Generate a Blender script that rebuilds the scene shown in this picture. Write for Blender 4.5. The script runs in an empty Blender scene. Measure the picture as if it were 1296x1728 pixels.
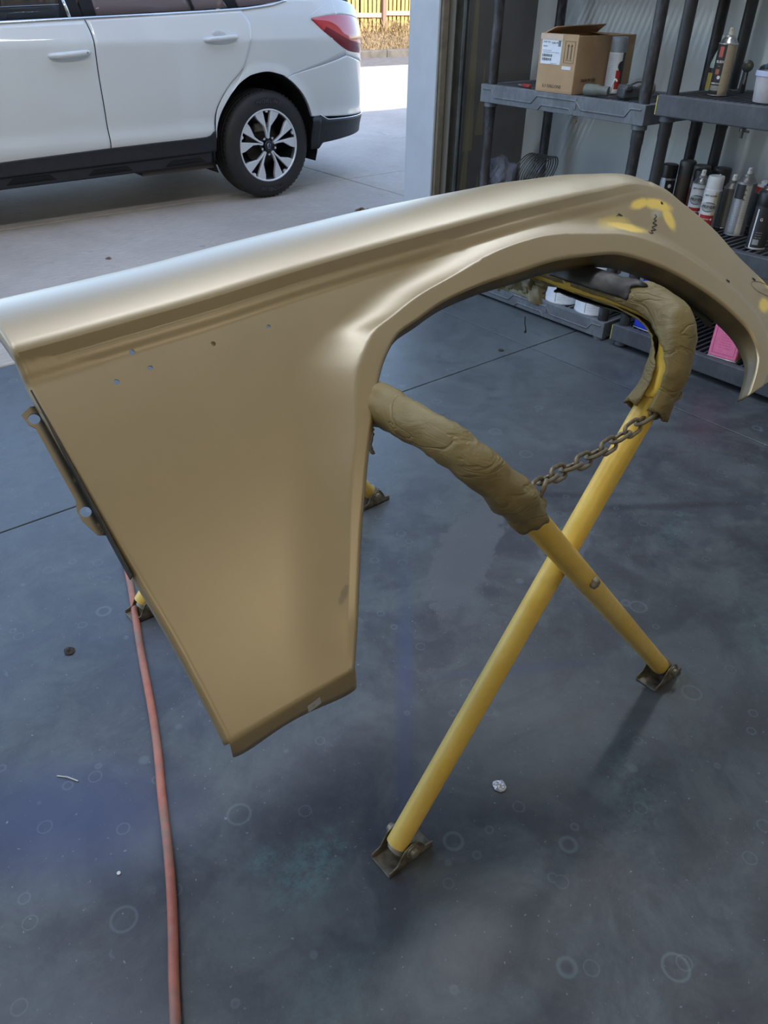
import bpy, bmesh, math, random
from mathutils import Vector, Matrix, noise
from mathutils.bvhtree import BVHTree
random.seed(7)
S = bpy.context.scene
COL = S.collection
PI = math.pi

# ---------------------------------------------------------------- camera
cam_d = bpy.data.cameras.new('camera'); cam = bpy.data.objects.new('camera', cam_d); COL.objects.link(cam)
cam_d.sensor_fit = 'VERTICAL'; cam_d.sensor_height = 24.0; cam_d.lens = 1280.0/1728.0*24.0
cam_d.clip_start = 0.02; cam_d.clip_end = 300
cam.matrix_world = Matrix(((0.7719627, 0.3502566, -0.5304657, 0), (-0.6353929, 0.4497129, -0.6277214, 0),
                           (0.0186937, 0.8216317, 0.5697121, 1.31), (0, 0, 0, 1)))
S.camera = cam
# ---------------------------------------------------------------- sky, sun, lamps, exposure
W = bpy.data.worlds.new('sky'); S.world = W; W.use_nodes = True
_n = W.node_tree.nodes; _bg = _n['Background']
_sky = _n.new('ShaderNodeTexSky'); _sky.sky_type = 'NISHITA'; _sky.sun_disc = False
SUN_EL, SUN_AZ = math.radians(35), math.radians(183)      # sun stands behind the building (towards -Y)
_sky.sun_elevation = SUN_EL; _sky.sun_rotation = SUN_AZ; _sky.air_density = 1.0; _sky.dust_density = 1.5
W.node_tree.links.new(_sky.outputs[0], _bg.inputs[0]); _bg.inputs[1].default_value = 0.62
sun_d = bpy.data.lights.new('sun', 'SUN'); sun = bpy.data.objects.new('sun', sun_d); COL.objects.link(sun)
sun_d.energy = 9.0; sun_d.angle = math.radians(0.6); sun_d.color = (1.0, 0.93, 0.80)
_sv = Vector((0.05, -math.cos(SUN_EL), math.sin(SUN_EL))).normalized()
sun.rotation_euler = _sv.to_track_quat('Z', 'Y').to_euler(); sun.location = (0, -20, 20)
S.view_settings.view_transform = 'Standard'; S.view_settings.look = 'None'
S.view_settings.exposure = 0.0; S.view_settings.gamma = 1.0; S.view_settings.use_curve_mapping = False
S.cycles.use_denoising = True; S.cycles.max_bounces = 8; S.cycles.diffuse_bounces = 5
S.cycles.sample_clamp_indirect = 6.0; S.cycles.transparent_max_bounces = 12
FILL_W = 34.0     # each added ceiling fill light

# ---------------------------------------------------------------- materials
MATS = {}
class NT:
    def __init__(s, name):
        m = bpy.data.materials.new(name); m.use_nodes = True; s.m = m; s.t = m.node_tree
        s.b = s.t.nodes['Principled BSDF']; s.out = s.t.nodes['Material Output']; s._tc = None
    def n(s, k, **kw):
        x = s.t.nodes.new(k)
        for a, v in kw.items(): setattr(x, a, v)
        return x
    def l(s, a, b): s.t.links.new(a, b)
    def val(s, x, v):
        if hasattr(v, 'links') or hasattr(v, 'is_output'): s.l(v, x)
        else: x.default_value = v
    def tc(s, k='Object'):
        if s._tc is None: s._tc = s.n('ShaderNodeTexCoord')
        return s._tc.outputs[k]
    def mapping(s, v, loc=(0,0,0), rot=(0,0,0), sc=(1,1,1)):
        m = s.n('ShaderNodeMapping'); s.l(v, m.inputs[0]); m.inputs[1].default_value = loc; m.inputs[2].default_value = rot; m.inputs[3].default_value = sc
        return m.outputs[0]
    def noise(s, v, scale, detail=4, rough=.55, dist=0):
        x = s.n('ShaderNodeTexNoise'); s.l(v, x.inputs['Vector']); x.inputs['Scale'].default_value = scale
        x.inputs['Detail'].default_value = detail; x.inputs['Roughness'].default_value = rough; x.inputs['Distortion'].default_value = dist
        return x.outputs[0]
    def ramp(s, f, pts, interp='LINEAR'):
        r = s.n('ShaderNodeValToRGB'); s.l(f, r.inputs[0]); e = r.color_ramp; e.interpolation = interp
        while len(e.elements) < len(pts): e.elements.new(.5)
        for i, (p, c) in enumerate(pts):
            e.elements[i].position = p; e.elements[i].color = (c, c, c, 1) if isinstance(c, (int, float)) else (*c, 1)
        return r.outputs[0]
    def math(s, op, a, b=None, clamp=False):
        x = s.n('ShaderNodeMath', operation=op, use_clamp=clamp); s.val(x.inputs[0], a)
        if b is not None: s.val(x.inputs[1], b)
        return x.outputs[0]
    def mix(s, f, a, b, mode='MIX'):
        x = s.n('ShaderNodeMix', data_type='RGBA', blend_type=mode); s.val(x.inputs[0], f)
        s.val(x.inputs[6], (*a, 1) if isinstance(a, tuple) else a); s.val(x.inputs[7], (*b, 1) if isinstance(b, tuple) else b)
        return x.outputs[2]
    def bump(s, h, strength=.2, dist=.01):
        x = s.n('ShaderNodeBump'); s.l(h, x.inputs['Height']); x.inputs['Strength'].default_value = strength; x.inputs['Distance'].default_value = dist
        s.l(x.outputs[0], s.b.inputs['Normal'])
    def blob(s, v, cx, cy, rx, ry, rot=0, soft=.6, nz=None, amt=.35):
        """soft elliptical patch in object xy -> 0..1"""
        m = s.n('ShaderNodeMapping', vector_type='TEXTURE'); s.l(v, m.inputs[0])
        m.inputs[1].default_value = (cx, cy, 0); m.inputs[2].default_value = (0, 0, rot); m.inputs[3].default_value = (rx, ry, 1)
        sp = s.n('ShaderNodeSeparateXYZ'); s.l(m.outputs[0], sp.inputs[0])
        d = s.math('SQRT', s.math('ADD', s.math('MULTIPLY', sp.outputs[0], sp.outputs[0]), s.math('MULTIPLY', sp.outputs[1], sp.outputs[1])))
        if nz is not None: d = s.math('ADD', d, s.math('MULTIPLY', s.math('SUBTRACT', nz, .5), amt*2))
        r = s.n('ShaderNodeMapRange', interpolation_type='SMOOTHSTEP'); s.l(d, r.inputs[0])
        r.inputs[1].default_value = 1.0; r.inputs[2].default_value = 1.0-soft; r.inputs[3].default_value = 0; r.inputs[4].default_value = 1
        return r.outputs[0]

def mat(name, col, rough=.5, metal=0.0, var=.12, vs=30, bump=0, bs=200, spec=.5, coat=0, emit=None, trans=0, col2=None):
    """plain procedural surface: colour with fine noise variation and relief"""
    if name in MATS: return MATS[name]
    k = NT(name); v = k.tc()
    f = k.noise(v, vs, 5, .6)
    dark = col2 if col2 else tuple(max(0, c*(1-var)) for c in col)
    c = k.mix(k.ramp(f, [(.35, 0), (.65, 1)]), dark, col)
    k.l(c, k.b.inputs['Base Color']); k.b.inputs['Roughness'].default_value = rough; k.b.inputs['Metallic'].default_value = metal
    k.b.inputs['Specular IOR Level'].default_value = spec; k.b.inputs['Coat Weight'].default_value = coat
    if coat: k.b.inputs['Coat Roughness'].default_value = .05
    if trans: k.b.inputs['Transmission Weight'].default_value = trans
    if emit:
        k.b.inputs['Emission Color'].default_value = (*emit[0], 1); k.b.inputs['Emission Strength'].default_value = emit[1]
    if bump: k.bump(k.noise(v, bs, 3), bump, .002)
    MATS[name] = k.m; return k.m

# ---------------------------------------------------------------- mesh helpers
def T(x=0, y=0, z=0): return Matrix.Translation((x, y, z))
def link(name, me, m=None, parent=None, smooth=False, mw=None):
    o = bpy.data.objects.new(name, me); COL.objects.link(o)
    if m is not None:
        for mm in (m if isinstance(m, (list, tuple)) else [m]): me.materials.append(mm)
    if smooth:
        for p in me.polygons: p.use_smooth = True
    if parent is not None: o.parent = parent
    if mw is not None: o.matrix_local = mw
    return o
def mesh(name, V, F, m=None, parent=None, smooth=False, mi=None, mw=None):
    me = bpy.data.meshes.new(name); me.from_pydata([tuple(v) for v in V], [], F); 
    o = link(name, me, m, parent, smooth, mw)
    if mi:
        for p, i in zip(me.polygons, mi): p.material_index = i
    me.update(); return o
class MB:
    def __init__(s): s.V = []; s.F = []; s.M = []
    def add(s, V, F, mi=0):
        k = len(s.V); s.V += [Vector(v) for v in V]; s.F += [tuple(i+k for i in f) for f in F]; s.M += [mi]*len(F); return s
    def box(s, x0, x1, y0, y1, z0, z1, mi=0, mat4=None):
        V = [Vector((x, y, z)) for z in (z0, z1) for y in (y0, y1) for x in (x0, x1)]
        if mat4 is not None: V = [mat4 @ v for v in V]
        return s.add(V, [(0,2,3,1),(4,5,7,6),(0,1,5,4),(2,6,7,3),(0,4,6,2),(1,3,7,5)], mi)
    def tube(s, pts, r, n=14, mi=0, cap=True, closed=False):
        pts = [Vector(p) for p in pts]; N = len(pts); rr = r if isinstance(r, (list, tuple)) else [r]*N
        V = []; F = []; up = None
        for i in range(N):
            if closed: d = pts[(i+1) % N]-pts[i-1]
            else: d = pts[min(i+1, N-1)]-pts[max(i-1, 0)]
            d.normalize()
            if up is None: up = d.orthogonal().normalized()
            else: up = (up - d*up.dot(d)).normalized()
            w = d.cross(up)
            for k in range(n):
                a = 2*PI*k/n; V.append(pts[i]+(up*math.cos(a)+w*math.sin(a))*rr[i])
        for i in range(N if closed else N-1):
            j = (i+1) % N
            for k in range(n): F.append((i*n+k, i*n+(k+1) % n, j*n+(k+1) % n, j*n+k))
        if cap and not closed: F += [tuple(range(n))[::-1], tuple((N-1)*n+k for k in range(n))]
        return s.add(V, F, mi)
    def lathe(s, prof, n=28, mi=0, org=(0,0,0), axis=None, mif=None, cap=True):
        V = []; F = []; M = []
        o = Vector(org); A = (Vector(axis).normalized().to_track_quat('Z', 'Y').to_matrix() if axis else Matrix.Identity(3))
        for r, z in prof:
            for k in range(n): a = 2*PI*k/n; V.append(o+A@Vector((r*math.cos(a), r*math.sin(a), z)))
        for i in range(len(prof)-1):
            for k in range(n):
                F.append((i*n+k, i*n+(k+1) % n, (i+1)*n+(k+1) % n, (i+1)*n+k)); M.append(mif(i, 2*PI*(k+.5)/n) if mif else mi)
        if cap and prof[0][0] > 1e-5: F.append(tuple(range(n))[::-1]); M.append(M[0])
        if cap and prof[-1][0] > 1e-5: F.append(tuple((len(prof)-1)*n+k for k in range(n))); M.append(M[-1-(1 if prof[0][0] > 1e-5 else 0)])
        k0 = len(s.V); s.V += V; s.F += [tuple(i+k0 for i in f) for f in F]; s.M += M; return s
    def prism(s, poly, h0, h1, mi=0, mat4=None):
        n = len(poly); V = [Vector((x, y, h0)) for x, y in poly]+[Vector((x, y, h1)) for x, y in poly]
        if mat4 is not None: V = [mat4 @ v for v in V]
        return s.add(V, [tuple(range(n))[::-1], tuple(range(n, 2*n))]+[(i, (i+1) % n, n+(i+1) % n, n+i) for i in range(n)], mi)
    def grid(s, rows, mi=0, closed=False):
        n = len(rows[0]); V = [v for r in rows for v in r]; F = []
        for i in range(len(rows)-1):
            for j in range(n if closed else n-1): F.append((i*n+j, i*n+(j+1) % n, (i+1)*n+(j+1) % n, (i+1)*n+j))
        return s.add(V, F, mi)
    def build(s, name, m, parent=None, smooth=True, bevel=0, seg=2, mw=None, angle=35, fix=True):
        me = bpy.data.meshes.new(name); me.from_pydata([tuple(v) for v in s.V], [], s.F)
        for p, i in zip(me.polygons, s.M): p.material_index = i
        if fix:
            bm = bmesh.new(); bm.from_mesh(me); bmesh.ops.recalc_face_normals(bm, faces=bm.faces); bm.to_mesh(me); bm.free()
        o = link(name, me, m, parent, False, mw)
        if smooth:
            for p in me.polygons: p.use_smooth = True
            me.set_sharp_from_angle(angle=math.radians(angle))
        if bevel:
            b = o.modifiers.new('bevel', 'BEVEL'); b.width = bevel; b.segments = seg; b.limit_method = 'ANGLE'; b.angle_limit = math.radians(40)
        return o
def tag(o, label=None, cat=None, group=None, kind=None):
    if label: o['label'] = label
    if cat: o['category'] = cat
    if group: o['group'] = group
    if kind: o['kind'] = kind
    return o
def thing(name, label, cat, loc=(0,0,0), rz=0, group=None, kind=None):
    o = bpy.data.objects.new(name, None); COL.objects.link(o); o.location = loc; o.rotation_euler = (0, 0, rz); o.empty_display_size = .05
    return tag(o, label, cat, group, kind)
def cr(P, n):
    """Catmull-Rom through P, n samples per span"""
    P = [Vector(p) for p in P]; out = []
    for i in range(len(P)-1):
        a = P[i-1] if i else P[i]*2-P[i+1]; b = P[i]; c = P[i+1]; d = P[i+2] if i+2 < len(P) else c*2-b
        for k in range(n):
            t = k/n; out.append(.5*((2*b)+(c-a)*t+(2*a-5*b+4*c-d)*t*t+(3*b-3*c+d-a)*t**3))
    out.append(P[-1]); return out
def text_me(body, size, ext=0.0006, align='CENTER', shear=0, offset=0):
    c = bpy.data.curves.new('t', 'FONT'); c.body = body; c.size = size; c.extrude = ext; c.align_x = align; c.align_y = 'CENTER'; c.shear = shear; c.offset = offset
    c.resolution_u = 3
    o = bpy.data.objects.new('t', c); COL.objects.link(o); bpy.context.view_layer.update()
    me = bpy.data.meshes.new_from_object(o.evaluated_get(bpy.context.evaluated_depsgraph_get()))
    bpy.data.objects.remove(o); bpy.data.curves.remove(c); me.materials.clear(); return me
def text(name, body, size, m, parent, mw=None, wrap=None, **kw):
    """wrap=(R, angle, z): bend round a vertical cylinder"""
    me = text_me(body, size, **kw)
    if wrap:
        R, a0, z0 = wrap
        for v in me.vertices:
            x, y, z = v.co; a = a0+x/R; r = R+.0004+z; v.co = (r*math.cos(a), r*math.sin(a), z0+y)
    me.name = name
    return link(name, me, m, parent, False, mw)

# ================================================================= THE SETTING
XW = 3.47      # side wall (behind the racks)
YD = 3.01      # garage door wall, inner face
# --- shop floor
def floor_mat():
    k = NT('coated_concrete'); v = k.tc(); n1 = k.noise(v, 1.1, 6, .62, .4); n2 = k.noise(v, 5, 8, .68, .6); n3 = k.noise(v, 38, 6, .7)
    c = k.mix(k.ramp(n1, [(.38, 0), (.64, 1)]), (.046, .049, .062), (.092, .106, .124))
    c = k.mix(k.math('MULTIPLY', k.ramp(n2, [(.45, 0), (.62, 1)]), .55), c, (.135, .165, .175))
    c = k.mix(k.math('MULTIPLY', k.ramp(k.noise(v, 2.3, 8, .75, 1.2), [(.52, 0), (.6, 1)]), .35), c, (.05, .042, .052))
    c = k.mix(k.math('MULTIPLY', k.ramp(k.noise(v, 14, 8, .8, .4), [(.45, 0), (.72, 1)]), .35), c, (.16, .18, .19))
    # wide pale blue sky sheen towards the door, put into the colour
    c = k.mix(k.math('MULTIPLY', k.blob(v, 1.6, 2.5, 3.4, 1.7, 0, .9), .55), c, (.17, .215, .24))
    c = k.mix(k.math('MULTIPLY', k.ramp(k.noise(v, 9, 8, .8, .9), [(.5, 0), (.66, 1)]), .3), c, (.045, .05, .062))
    nz = k.noise(v, 11, 6, .7)
    # blue overspray: left patch and the outline of panels once painted here
    for (x, y, rx, ry, r, a) in ((.10, 1.02, .34, .2, -.7, .75), (.80, .86, .62, .035, .86, .6), (1.06, .75, .30, .025, -.55, .45), (.55, 1.2, .3, .5, .3, .18), (-.1, .6, .25, .25, 0, .3)):
        c = k.mix(k.math('MULTIPLY', k.blob(v, x, y, rx, ry, r, .9, nz, .12), a), c, (.045, .062, .16))
    # teal scrapes
    for (x, y, rx, ry, r, a) in ((.40, .66, .13, .075, .2, 1), (.34, .72, .05, .04, .2, .9), (1.0, .40, .22, .09, .9, .6), (1.85, .85, .16, .06, .3, .6), (1.33, .62, .03, .06, .3, .9), (1.6, .4, .3, .12, .8, .5), (.3, .45, .2, .1, .2, .35)):
        mk = k.math('MULTIPLY', k.blob(v, x, y, rx, ry, r, .8, nz, .5), k.ramp(k.noise(v, 45, 8, .85), [(.42, 0), (.58, 1)]))
        c = k.mix(k.math('MULTIPLY', mk, a*.55), c, (.13, .26, .27))
    # smooth wet-look patch with a hard ragged edge
    wet = None
    for (x, y, rx, ry, r) in ((1.28, 1.15, .30, .085, .55), (1.50, .98, .19, .055, .3), (1.02, 1.42, .17, .05, .8)):
        b = k.blob(v, x, y, rx, ry, r, .12, k.noise(v, 16, 6, .75), .9); wet = b if wet is None else k.math('MAXIMUM', wet, b)
    c = k.mix(k.math('MULTIPLY', wet, .75), c, (.17, .185, .21))
    # dark tyre and oil stains
    for (x, y, rx, ry, r, a) in ((1.9, .95, .5, .03, -.6, .6), (1.75, 1.15, .35, .025, -.65, .5), (1.1, .05, .35, .2, .3, .6), (1.35, .3, .2, .14, .7, .5), (2.4, 1.2, .3, .05, -.7, .4)):
        c = k.mix(k.math('MULTIPLY', k.blob(v, x, y, rx, ry, r, .9, nz, .4), a), c, (.03, .028, .035))
    # ring marks of cans and pale drips
    for sc, th, lo, a in ((7.5, .17, .62, .38), (15, .2, .5, .3)):
        vo = k.n('ShaderNodeTexVoronoi', feature='F1'); k.l(k.mapping(v, sc=(1, 1, 0)), vo.inputs[0]); vo.inputs['Scale'].default_value = sc; vo.inputs['Randomness'].default_value = 1
        ring = k.ramp(vo.outputs['Distance'], [(th-.035, 0), (th-.012, 1), (th+.0, 1), (th+.02, 0)])
        sp = k.n('ShaderNodeSeparateColor'); k.l(vo.outputs['Color'], sp.inputs[0])
        c = k.mix(k.math('MULTIPLY', k.math('MULTIPLY', ring, k.math('GREATER_THAN', sp.outputs[0], lo)), a*.75), c, (.25, .31, .36))
    spk = k.ramp(k.noise(v, 120, 2, .5), [(.70, 0), (.75, 1)])
    c = k.mix(k.math('MULTIPLY', spk, .5), c, (.4, .45, .48))
    c = k.mix(.26, c, (.0, .0, .01))
    k.l(c, k.b.inputs['Base Color'])
    ro = k.ramp(n2, [(.3, .34), (.7, .48)]); ro = k.mix(wet, ro, (.2, .2, .2)); k.l(ro, k.b.inputs['Roughness'])
    k.b.inputs['Specular IOR Level'].default_value = .6
    k.bump(k.math('ADD', n3, k.math('MULTIPLY', k.noise(v, 6, 3), 2.0)), .12, .003)
    return k.m
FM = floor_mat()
M_joint = mat('joint_filler', (.03, .03, .032), .9)
flo = tag(MB().box(-4, XW+.15, -6, YD+.2, -.2, -.012).build('floor', M_joint, smooth=False), kind='structure')
for (x0, x1) in ((-4, -.49), (-.49, 2.55), (2.55, XW+.15)):
    for (y0, y1) in ((-6, -1), (-1, 2.04), (2.04, YD+.2)):
        g = .0028
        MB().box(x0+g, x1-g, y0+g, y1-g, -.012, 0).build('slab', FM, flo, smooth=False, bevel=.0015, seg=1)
# --- driveway, gutter, curb, verge
def drive_mat():
    k = NT('driveway_concrete'); v = k.tc(); n = k.noise(v, .8, 8, .7, .3); s = k.noise(k.mapping(v, sc=(3, 26, 1)), 4, 6, .7)
    c = k.mix(k.ramp(n, [(.35, 0), (.65, 1)]), (.42, .36, .31), (.56, .49, .43))
    c = k.mix(k.math('MULTIPLY', k.ramp(s, [(.42, 0), (.66, 1)]), .6), c, (.30, .26, .225))
    c = k.mix(k.math('MULTIPLY', k.ramp(k.noise(v, 1.7, 7, .8, 2), [(.60, 0), (.66, 1)]), .4), c, (.16, .14, .13))
    k.l(c, k.b.inputs['Base Color']); k.b.inputs['Roughness'].default_value = .75; k.bump(k.noise(k.mapping(v, sc=(2, 12, 1)), 14, 6, .7), .35, .01); return k.m
DM = drive_mat()
dr = tag(MB().box(-14, 26, YD+.2, 13.55, -.3, -.03).build('driveway', M_joint, smooth=False), kind='structure')
xs = [-14, -8.3, -2.1, 4.035, 10.2, 16.4, 26]; ys = [YD+.21, 5.35, 9.4, 13.55]
for i in range(len(xs)-1):
    for j in range(len(ys)-1):
        MB().box(xs[i]+.004, xs[i+1]-.004, ys[j]+.004, ys[j+1]-.004, -.03, -.002).build('slab', DM, dr, smooth=False, bevel=.004, seg=1)
M_asph = mat('worn_asphalt', (.14, .125, .12), .9, var=.35, vs=6, bump=.4, bs=60)
tag(MB().box(-14, 26, 13.55, 15.35, -.3, -.01).build('road_gutter', M_asph, smooth=False), kind='structure')
M_curb = mat('curb_concrete', (.12, .108, .095), .9, var=.4, vs=5, bump=.5, bs=50)
cb = tag(MB().box(-14, 26, 15.35, 15.36, -.3, -.1).build('curb', M_curb, smooth=False), kind='structure')
x = -14
while x < 26:
    MB().box(x+.006, x+1.21, 15.34, 15.55, -.3, .13+.006*math.sin(x*3)).build('curb_stone', M_curb, cb, smooth=False, bevel=.02); x += 1.216
def verge():
    k = NT('dry_verge_soil'); v = k.tc(); n = k.noise(v, 2.5, 8, .75, .5)
    k.l(k.mix(k.ramp(n, [(.4, 0), (.6, 1)]), (.12, .08, .045), (.26, .18, .10)), k.b.inputs['Base Color']); k.b.inputs['Roughness'].default_value = 1
    k.bump(k.noise(v, 30, 6, .8), .6, .03); rows = []
    for j in range(12):
        y = 15.54+j*1.3; r = []
        for i in range(81):
            x = -14+i*.5; r.append(Vector((x, y, .1+min(j, 4)*.03+.05*noise.noise(Vector((x*.8, y*.8, 0)))*(j > 0))))
        rows.append(r)
    return tag(MB().grid(rows).build('verge_ground', k.m, fix=False), kind='structure')
verge()
M_straw = mat('dry_straw', (.26, .18, .085), .9, var=.4, vs=3)
def grass():
    mb = MB(); R = random.Random(3)
    for i in range(9000):
        if R.random() < .55: x = R.uniform(9, 19); y = R.uniform(15.6, 21)
        else: x = R.uniform(-8, 19); y = R.uniform(15.6, 21)
        near = y > 19.2-(x-15)*.28
        h = R.uniform(.03, .10)*(4.0 if near and R.random() < .3 else 1); a = R.uniform(0, 2*PI); w = .008+.006*R.random(); le = R.uniform(.3, 1.2)*h
        b = Vector((x, y, .1+min((y-15.54)/1.3, 4)*.03)); d = Vector((math.cos(a), math.sin(a), 0)); q = Vector((-d.y, d.x, 0))*w
        mb.add([b-q, b+q, b+d*le*.5+Vector((0, 0, h*.7))+q*.5, b+d*le+Vector((0, 0, h))], [(0, 1, 2), (0, 2, 3)])
    return tag(mb.build('dry_grass', M_straw, smooth=False, fix=False), 'dry straw coloured weeds along the curb in front of the wooden fence', 'grass', kind='stuff')
grass()
# --- walls
def wall_mat(name, c1, c2, mud=False):
    k = NT(name); v = k.tc(); n = k.noise(v, 1.5, 5, .6)
    c = k.mix(k.ramp(n, [(.4, 0), (.6, 1)]), c1, c2)
    c = k.mix(k.math('MULTIPLY', k.ramp(k.noise(v, 12, 6, .8), [(.62, 0), (.7, 1)]), .25), c, tuple(a*.6 for a in c1))
    if mud:   # strips of bare yellowish joint compound between shade-darkened paint
        for (x, z, rx, rz, rot) in ((3.045, 1.12, .035, .5, 0), (3.04, .62, .03, .34, .03), (3.125, .86, .030, .17, .03), (3.14, .36, .034, .16, 0), (3.02, .2, .03, .4, 0)):
            m = k.n('ShaderNodeMapping', vector_type='TEXTURE'); k.l(v, m.inputs[0]); m.inputs[1].default_value = (x, 0, z); m.inputs[2].default_value = (0, rot, 0); m.inputs[3].default_value = (rx, 1, rz)
            sp = k.n('ShaderNodeSeparateXYZ'); k.l(m.outputs[0], sp.inputs[0])
            w = k.math('MULTIPLY', k.math('SUBTRACT', 1.0, sp.outputs[2]), .5)      # taper upwards
            inx = k.math('LESS_THAN', k.math('ABSOLUTE', sp.outputs[0]), w); inz = k.math('LESS_THAN', k.math('ABSOLUTE', sp.outputs[2]), 1.0)
            c = k.mix(k.math('MULTIPLY', k.math('MULTIPLY', inx, inz), .55), c, (.30, .27, .16))
    k.l(c, k.b.inputs['Base Color']); k.b.inputs['Roughness'].default_value = .75; k.bump(k.noise(v, 60, 4), .08, .003); return k.m
M_wall = wall_mat('painted_wall', (.60, .66, .70), (.70, .76, .80))
M_wall_d = wall_mat('door_wall_shade', (.125, .125, .125), (.16, .16, .155), mud=True)  # shade on the door wall's inner face put into its dark colour
M_wall_back = wall_mat('warm_wall_paint', (.55, .50, .40), (.66, .60, .48))
M_ext = mat('stucco', (.5, .45, .38), .9, bump=.3, bs=40)
tag(MB().box(XW, XW+.2, -6, YD+.2, 0, 3.8).build('wall_right', M_wall, smooth=False), kind='structure')
DX0, DX1, DZ = -3.6, 2.80, 3.0
tag(MB().box(DX1+.012, XW, YD, YD+.19, 0, DZ).box(DX0-1.8, XW, YD, YD+.19, DZ, 3.8).box(-4, DX0, YD, YD+.19, 0, DZ).build('wall_front', M_wall_d, smooth=False), kind='structure')
tag(MB().box(-4.2, XW+.2, -6.2, -6, 0, 3.8).build('wall_back', M_wall_back, smooth=False), kind='structure')
tag(MB().box(-4.2, -4, -6, YD+.19, 0, 3.8).build('wall_left', M_wall_back, smooth=False), kind='structure')
M_ceil = mat('ceiling_paint', (.80, .80, .80), .9)
tag(MB().box(-4.2, XW+.2, -6.2, YD+.19, 3.5, 3.62).build('ceiling', M_ceil, smooth=False), kind='structure')
tag(MB().box(-12, 18, YD+.19, YD+.30, 3.3, 3.62).build('trim_1', M_ext, smooth=False), kind='structure')   # parapet: casts the shade line outside
tag(MB().box(XW+.21, 18, YD, YD+.19, 0, 3.6).box(-12, -4.21, YD, YD+.19, 0, 3.6).build('wall_shade_facade', M_ext, smooth=False), kind='structure')      # unseen neighbouring bays, added so their shade covers the car
# door jamb, angle irons and perforated door track
M_jamb = mat('jamb_white_paint', (.50, .54, .60), .6, var=.08, vs=8)
M_steel = mat('galvanised_steel', (.42, .45, .45), .38, .85, var=.3, vs=14)
M_woodj = mat('dusty_timber', (.20, .175, .14), .8, var=.3, vs=20)
tag(MB().box(DX1, DX1+.012, YD-.002, YD+.20, 0, DZ).build('trim_2', M_jamb, smooth=False, bevel=.002), kind='structure')
tag(MB().box(DX1+.014, DX1+.05, YD-.018, YD-.001, 0, DZ).build('trim_3', M_woodj, smooth=False, bevel=.002), kind='structure')
trk = thing('garage_door_track', 'galvanised perforated vertical track of the overhead door beside the white jamb', 'door track', (DX1+.10, YD-.004, 0))
MB().box(-.045, -.041, -.05, 0, 0, DZ).box(-.045, .0, -.004, 0, 0, DZ).build('angle_iron', mat('dull_angle_iron', (.20, .19, .165), .6, .5, vs=9), trk, smooth=False)
mt = MB()
mt.box(.0, .004, -.07, -.004, 0, DZ)
mt.box(.004, .05, -.012, -.008, 0, DZ); mt.box(.044, .048, -.045, -.008, 0, DZ); mt.box(-.012, .0, -.07, -.066, 0, DZ)
mt.build('track_rail', M_steel, trk, smooth=False)
M_hole = mat('slot_shadow', (.01, .01, .01), .9)
for (bx, pos) in (((.0042, .0052, -.045, -.032, -.014, .014), 0), ((.016, .028, -.0132, -.0122, -.014, .014), .03)):
    sl = None
    for i in range(22):
        if sl is None: sl = MB().box(*bx).build('slot', M_hole, trk, smooth=False); c = sl
        else: c = sl.copy(); COL.objects.link(c); c.parent = trk
        c.matrix_local = T(0, 0, .12+i*.125+pos)
for z in (.45, 1.15, 1.9):
    MB().lathe([(.0, .0), (.012, 0), (.012, .006), (.008, .012), (0, .012)], 10, org=(.03, -.014, z), axis=(0, -1, 0)).build('bolt', M_steel, trk)
# unseen strip lamps added to brighten the interior (behind and above the camera)
M_fill_tube = mat('fill_tube', (.9, .9, .9), .5, emit=((1.0, .93, .80), 5.0)); M_fix = mat('fill_housing', (.8, .8, .78), .5)
for i, (lx, ly) in enumerate(((-2.4, 1.7), (-.7, 1.7), (1.0, 1.7), (2.6, 1.7), (1.65, -2.75), (-1.9, -2.75))):
    t = thing('ceiling_fill_light', ('fill strip light added on the ceiling, ' + ('leftmost of the row by the garage door', 'second from the left by the garage door', 'third from the left by the garage door', 'rightmost of the row by the garage door', 'right one of the rear pair', 'left one of the rear pair')[i]), 'fill light', (lx, ly, 3.5), 0, 'added ceiling fill lights')
    MB().box(-.62, .62, -.09, .09, -.06, 0).build('housing', M_fix, t, smooth=False, bevel=.005)
    for s_ in (-.045, .045): MB().tube([(-.58, s_, -.08), (.58, s_, -.08)], .016).build('tube', M_fill_tube, t)
    ld = bpy.data.lights.new('strip', 'AREA'); ld.shape = 'RECTANGLE'; ld.size = 1.2; ld.size_y = .18; ld.energy = FILL_W*(.78 if ly > 0 else .85); ld.color = (1.0, .83, .56) if ly < 0 else (.86, .93, 1.0)
    lo = bpy.data.objects.new('fill_glow', ld); COL.objects.link(lo); lo.parent = t; lo.location = (0, 0, -.11)

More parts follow.
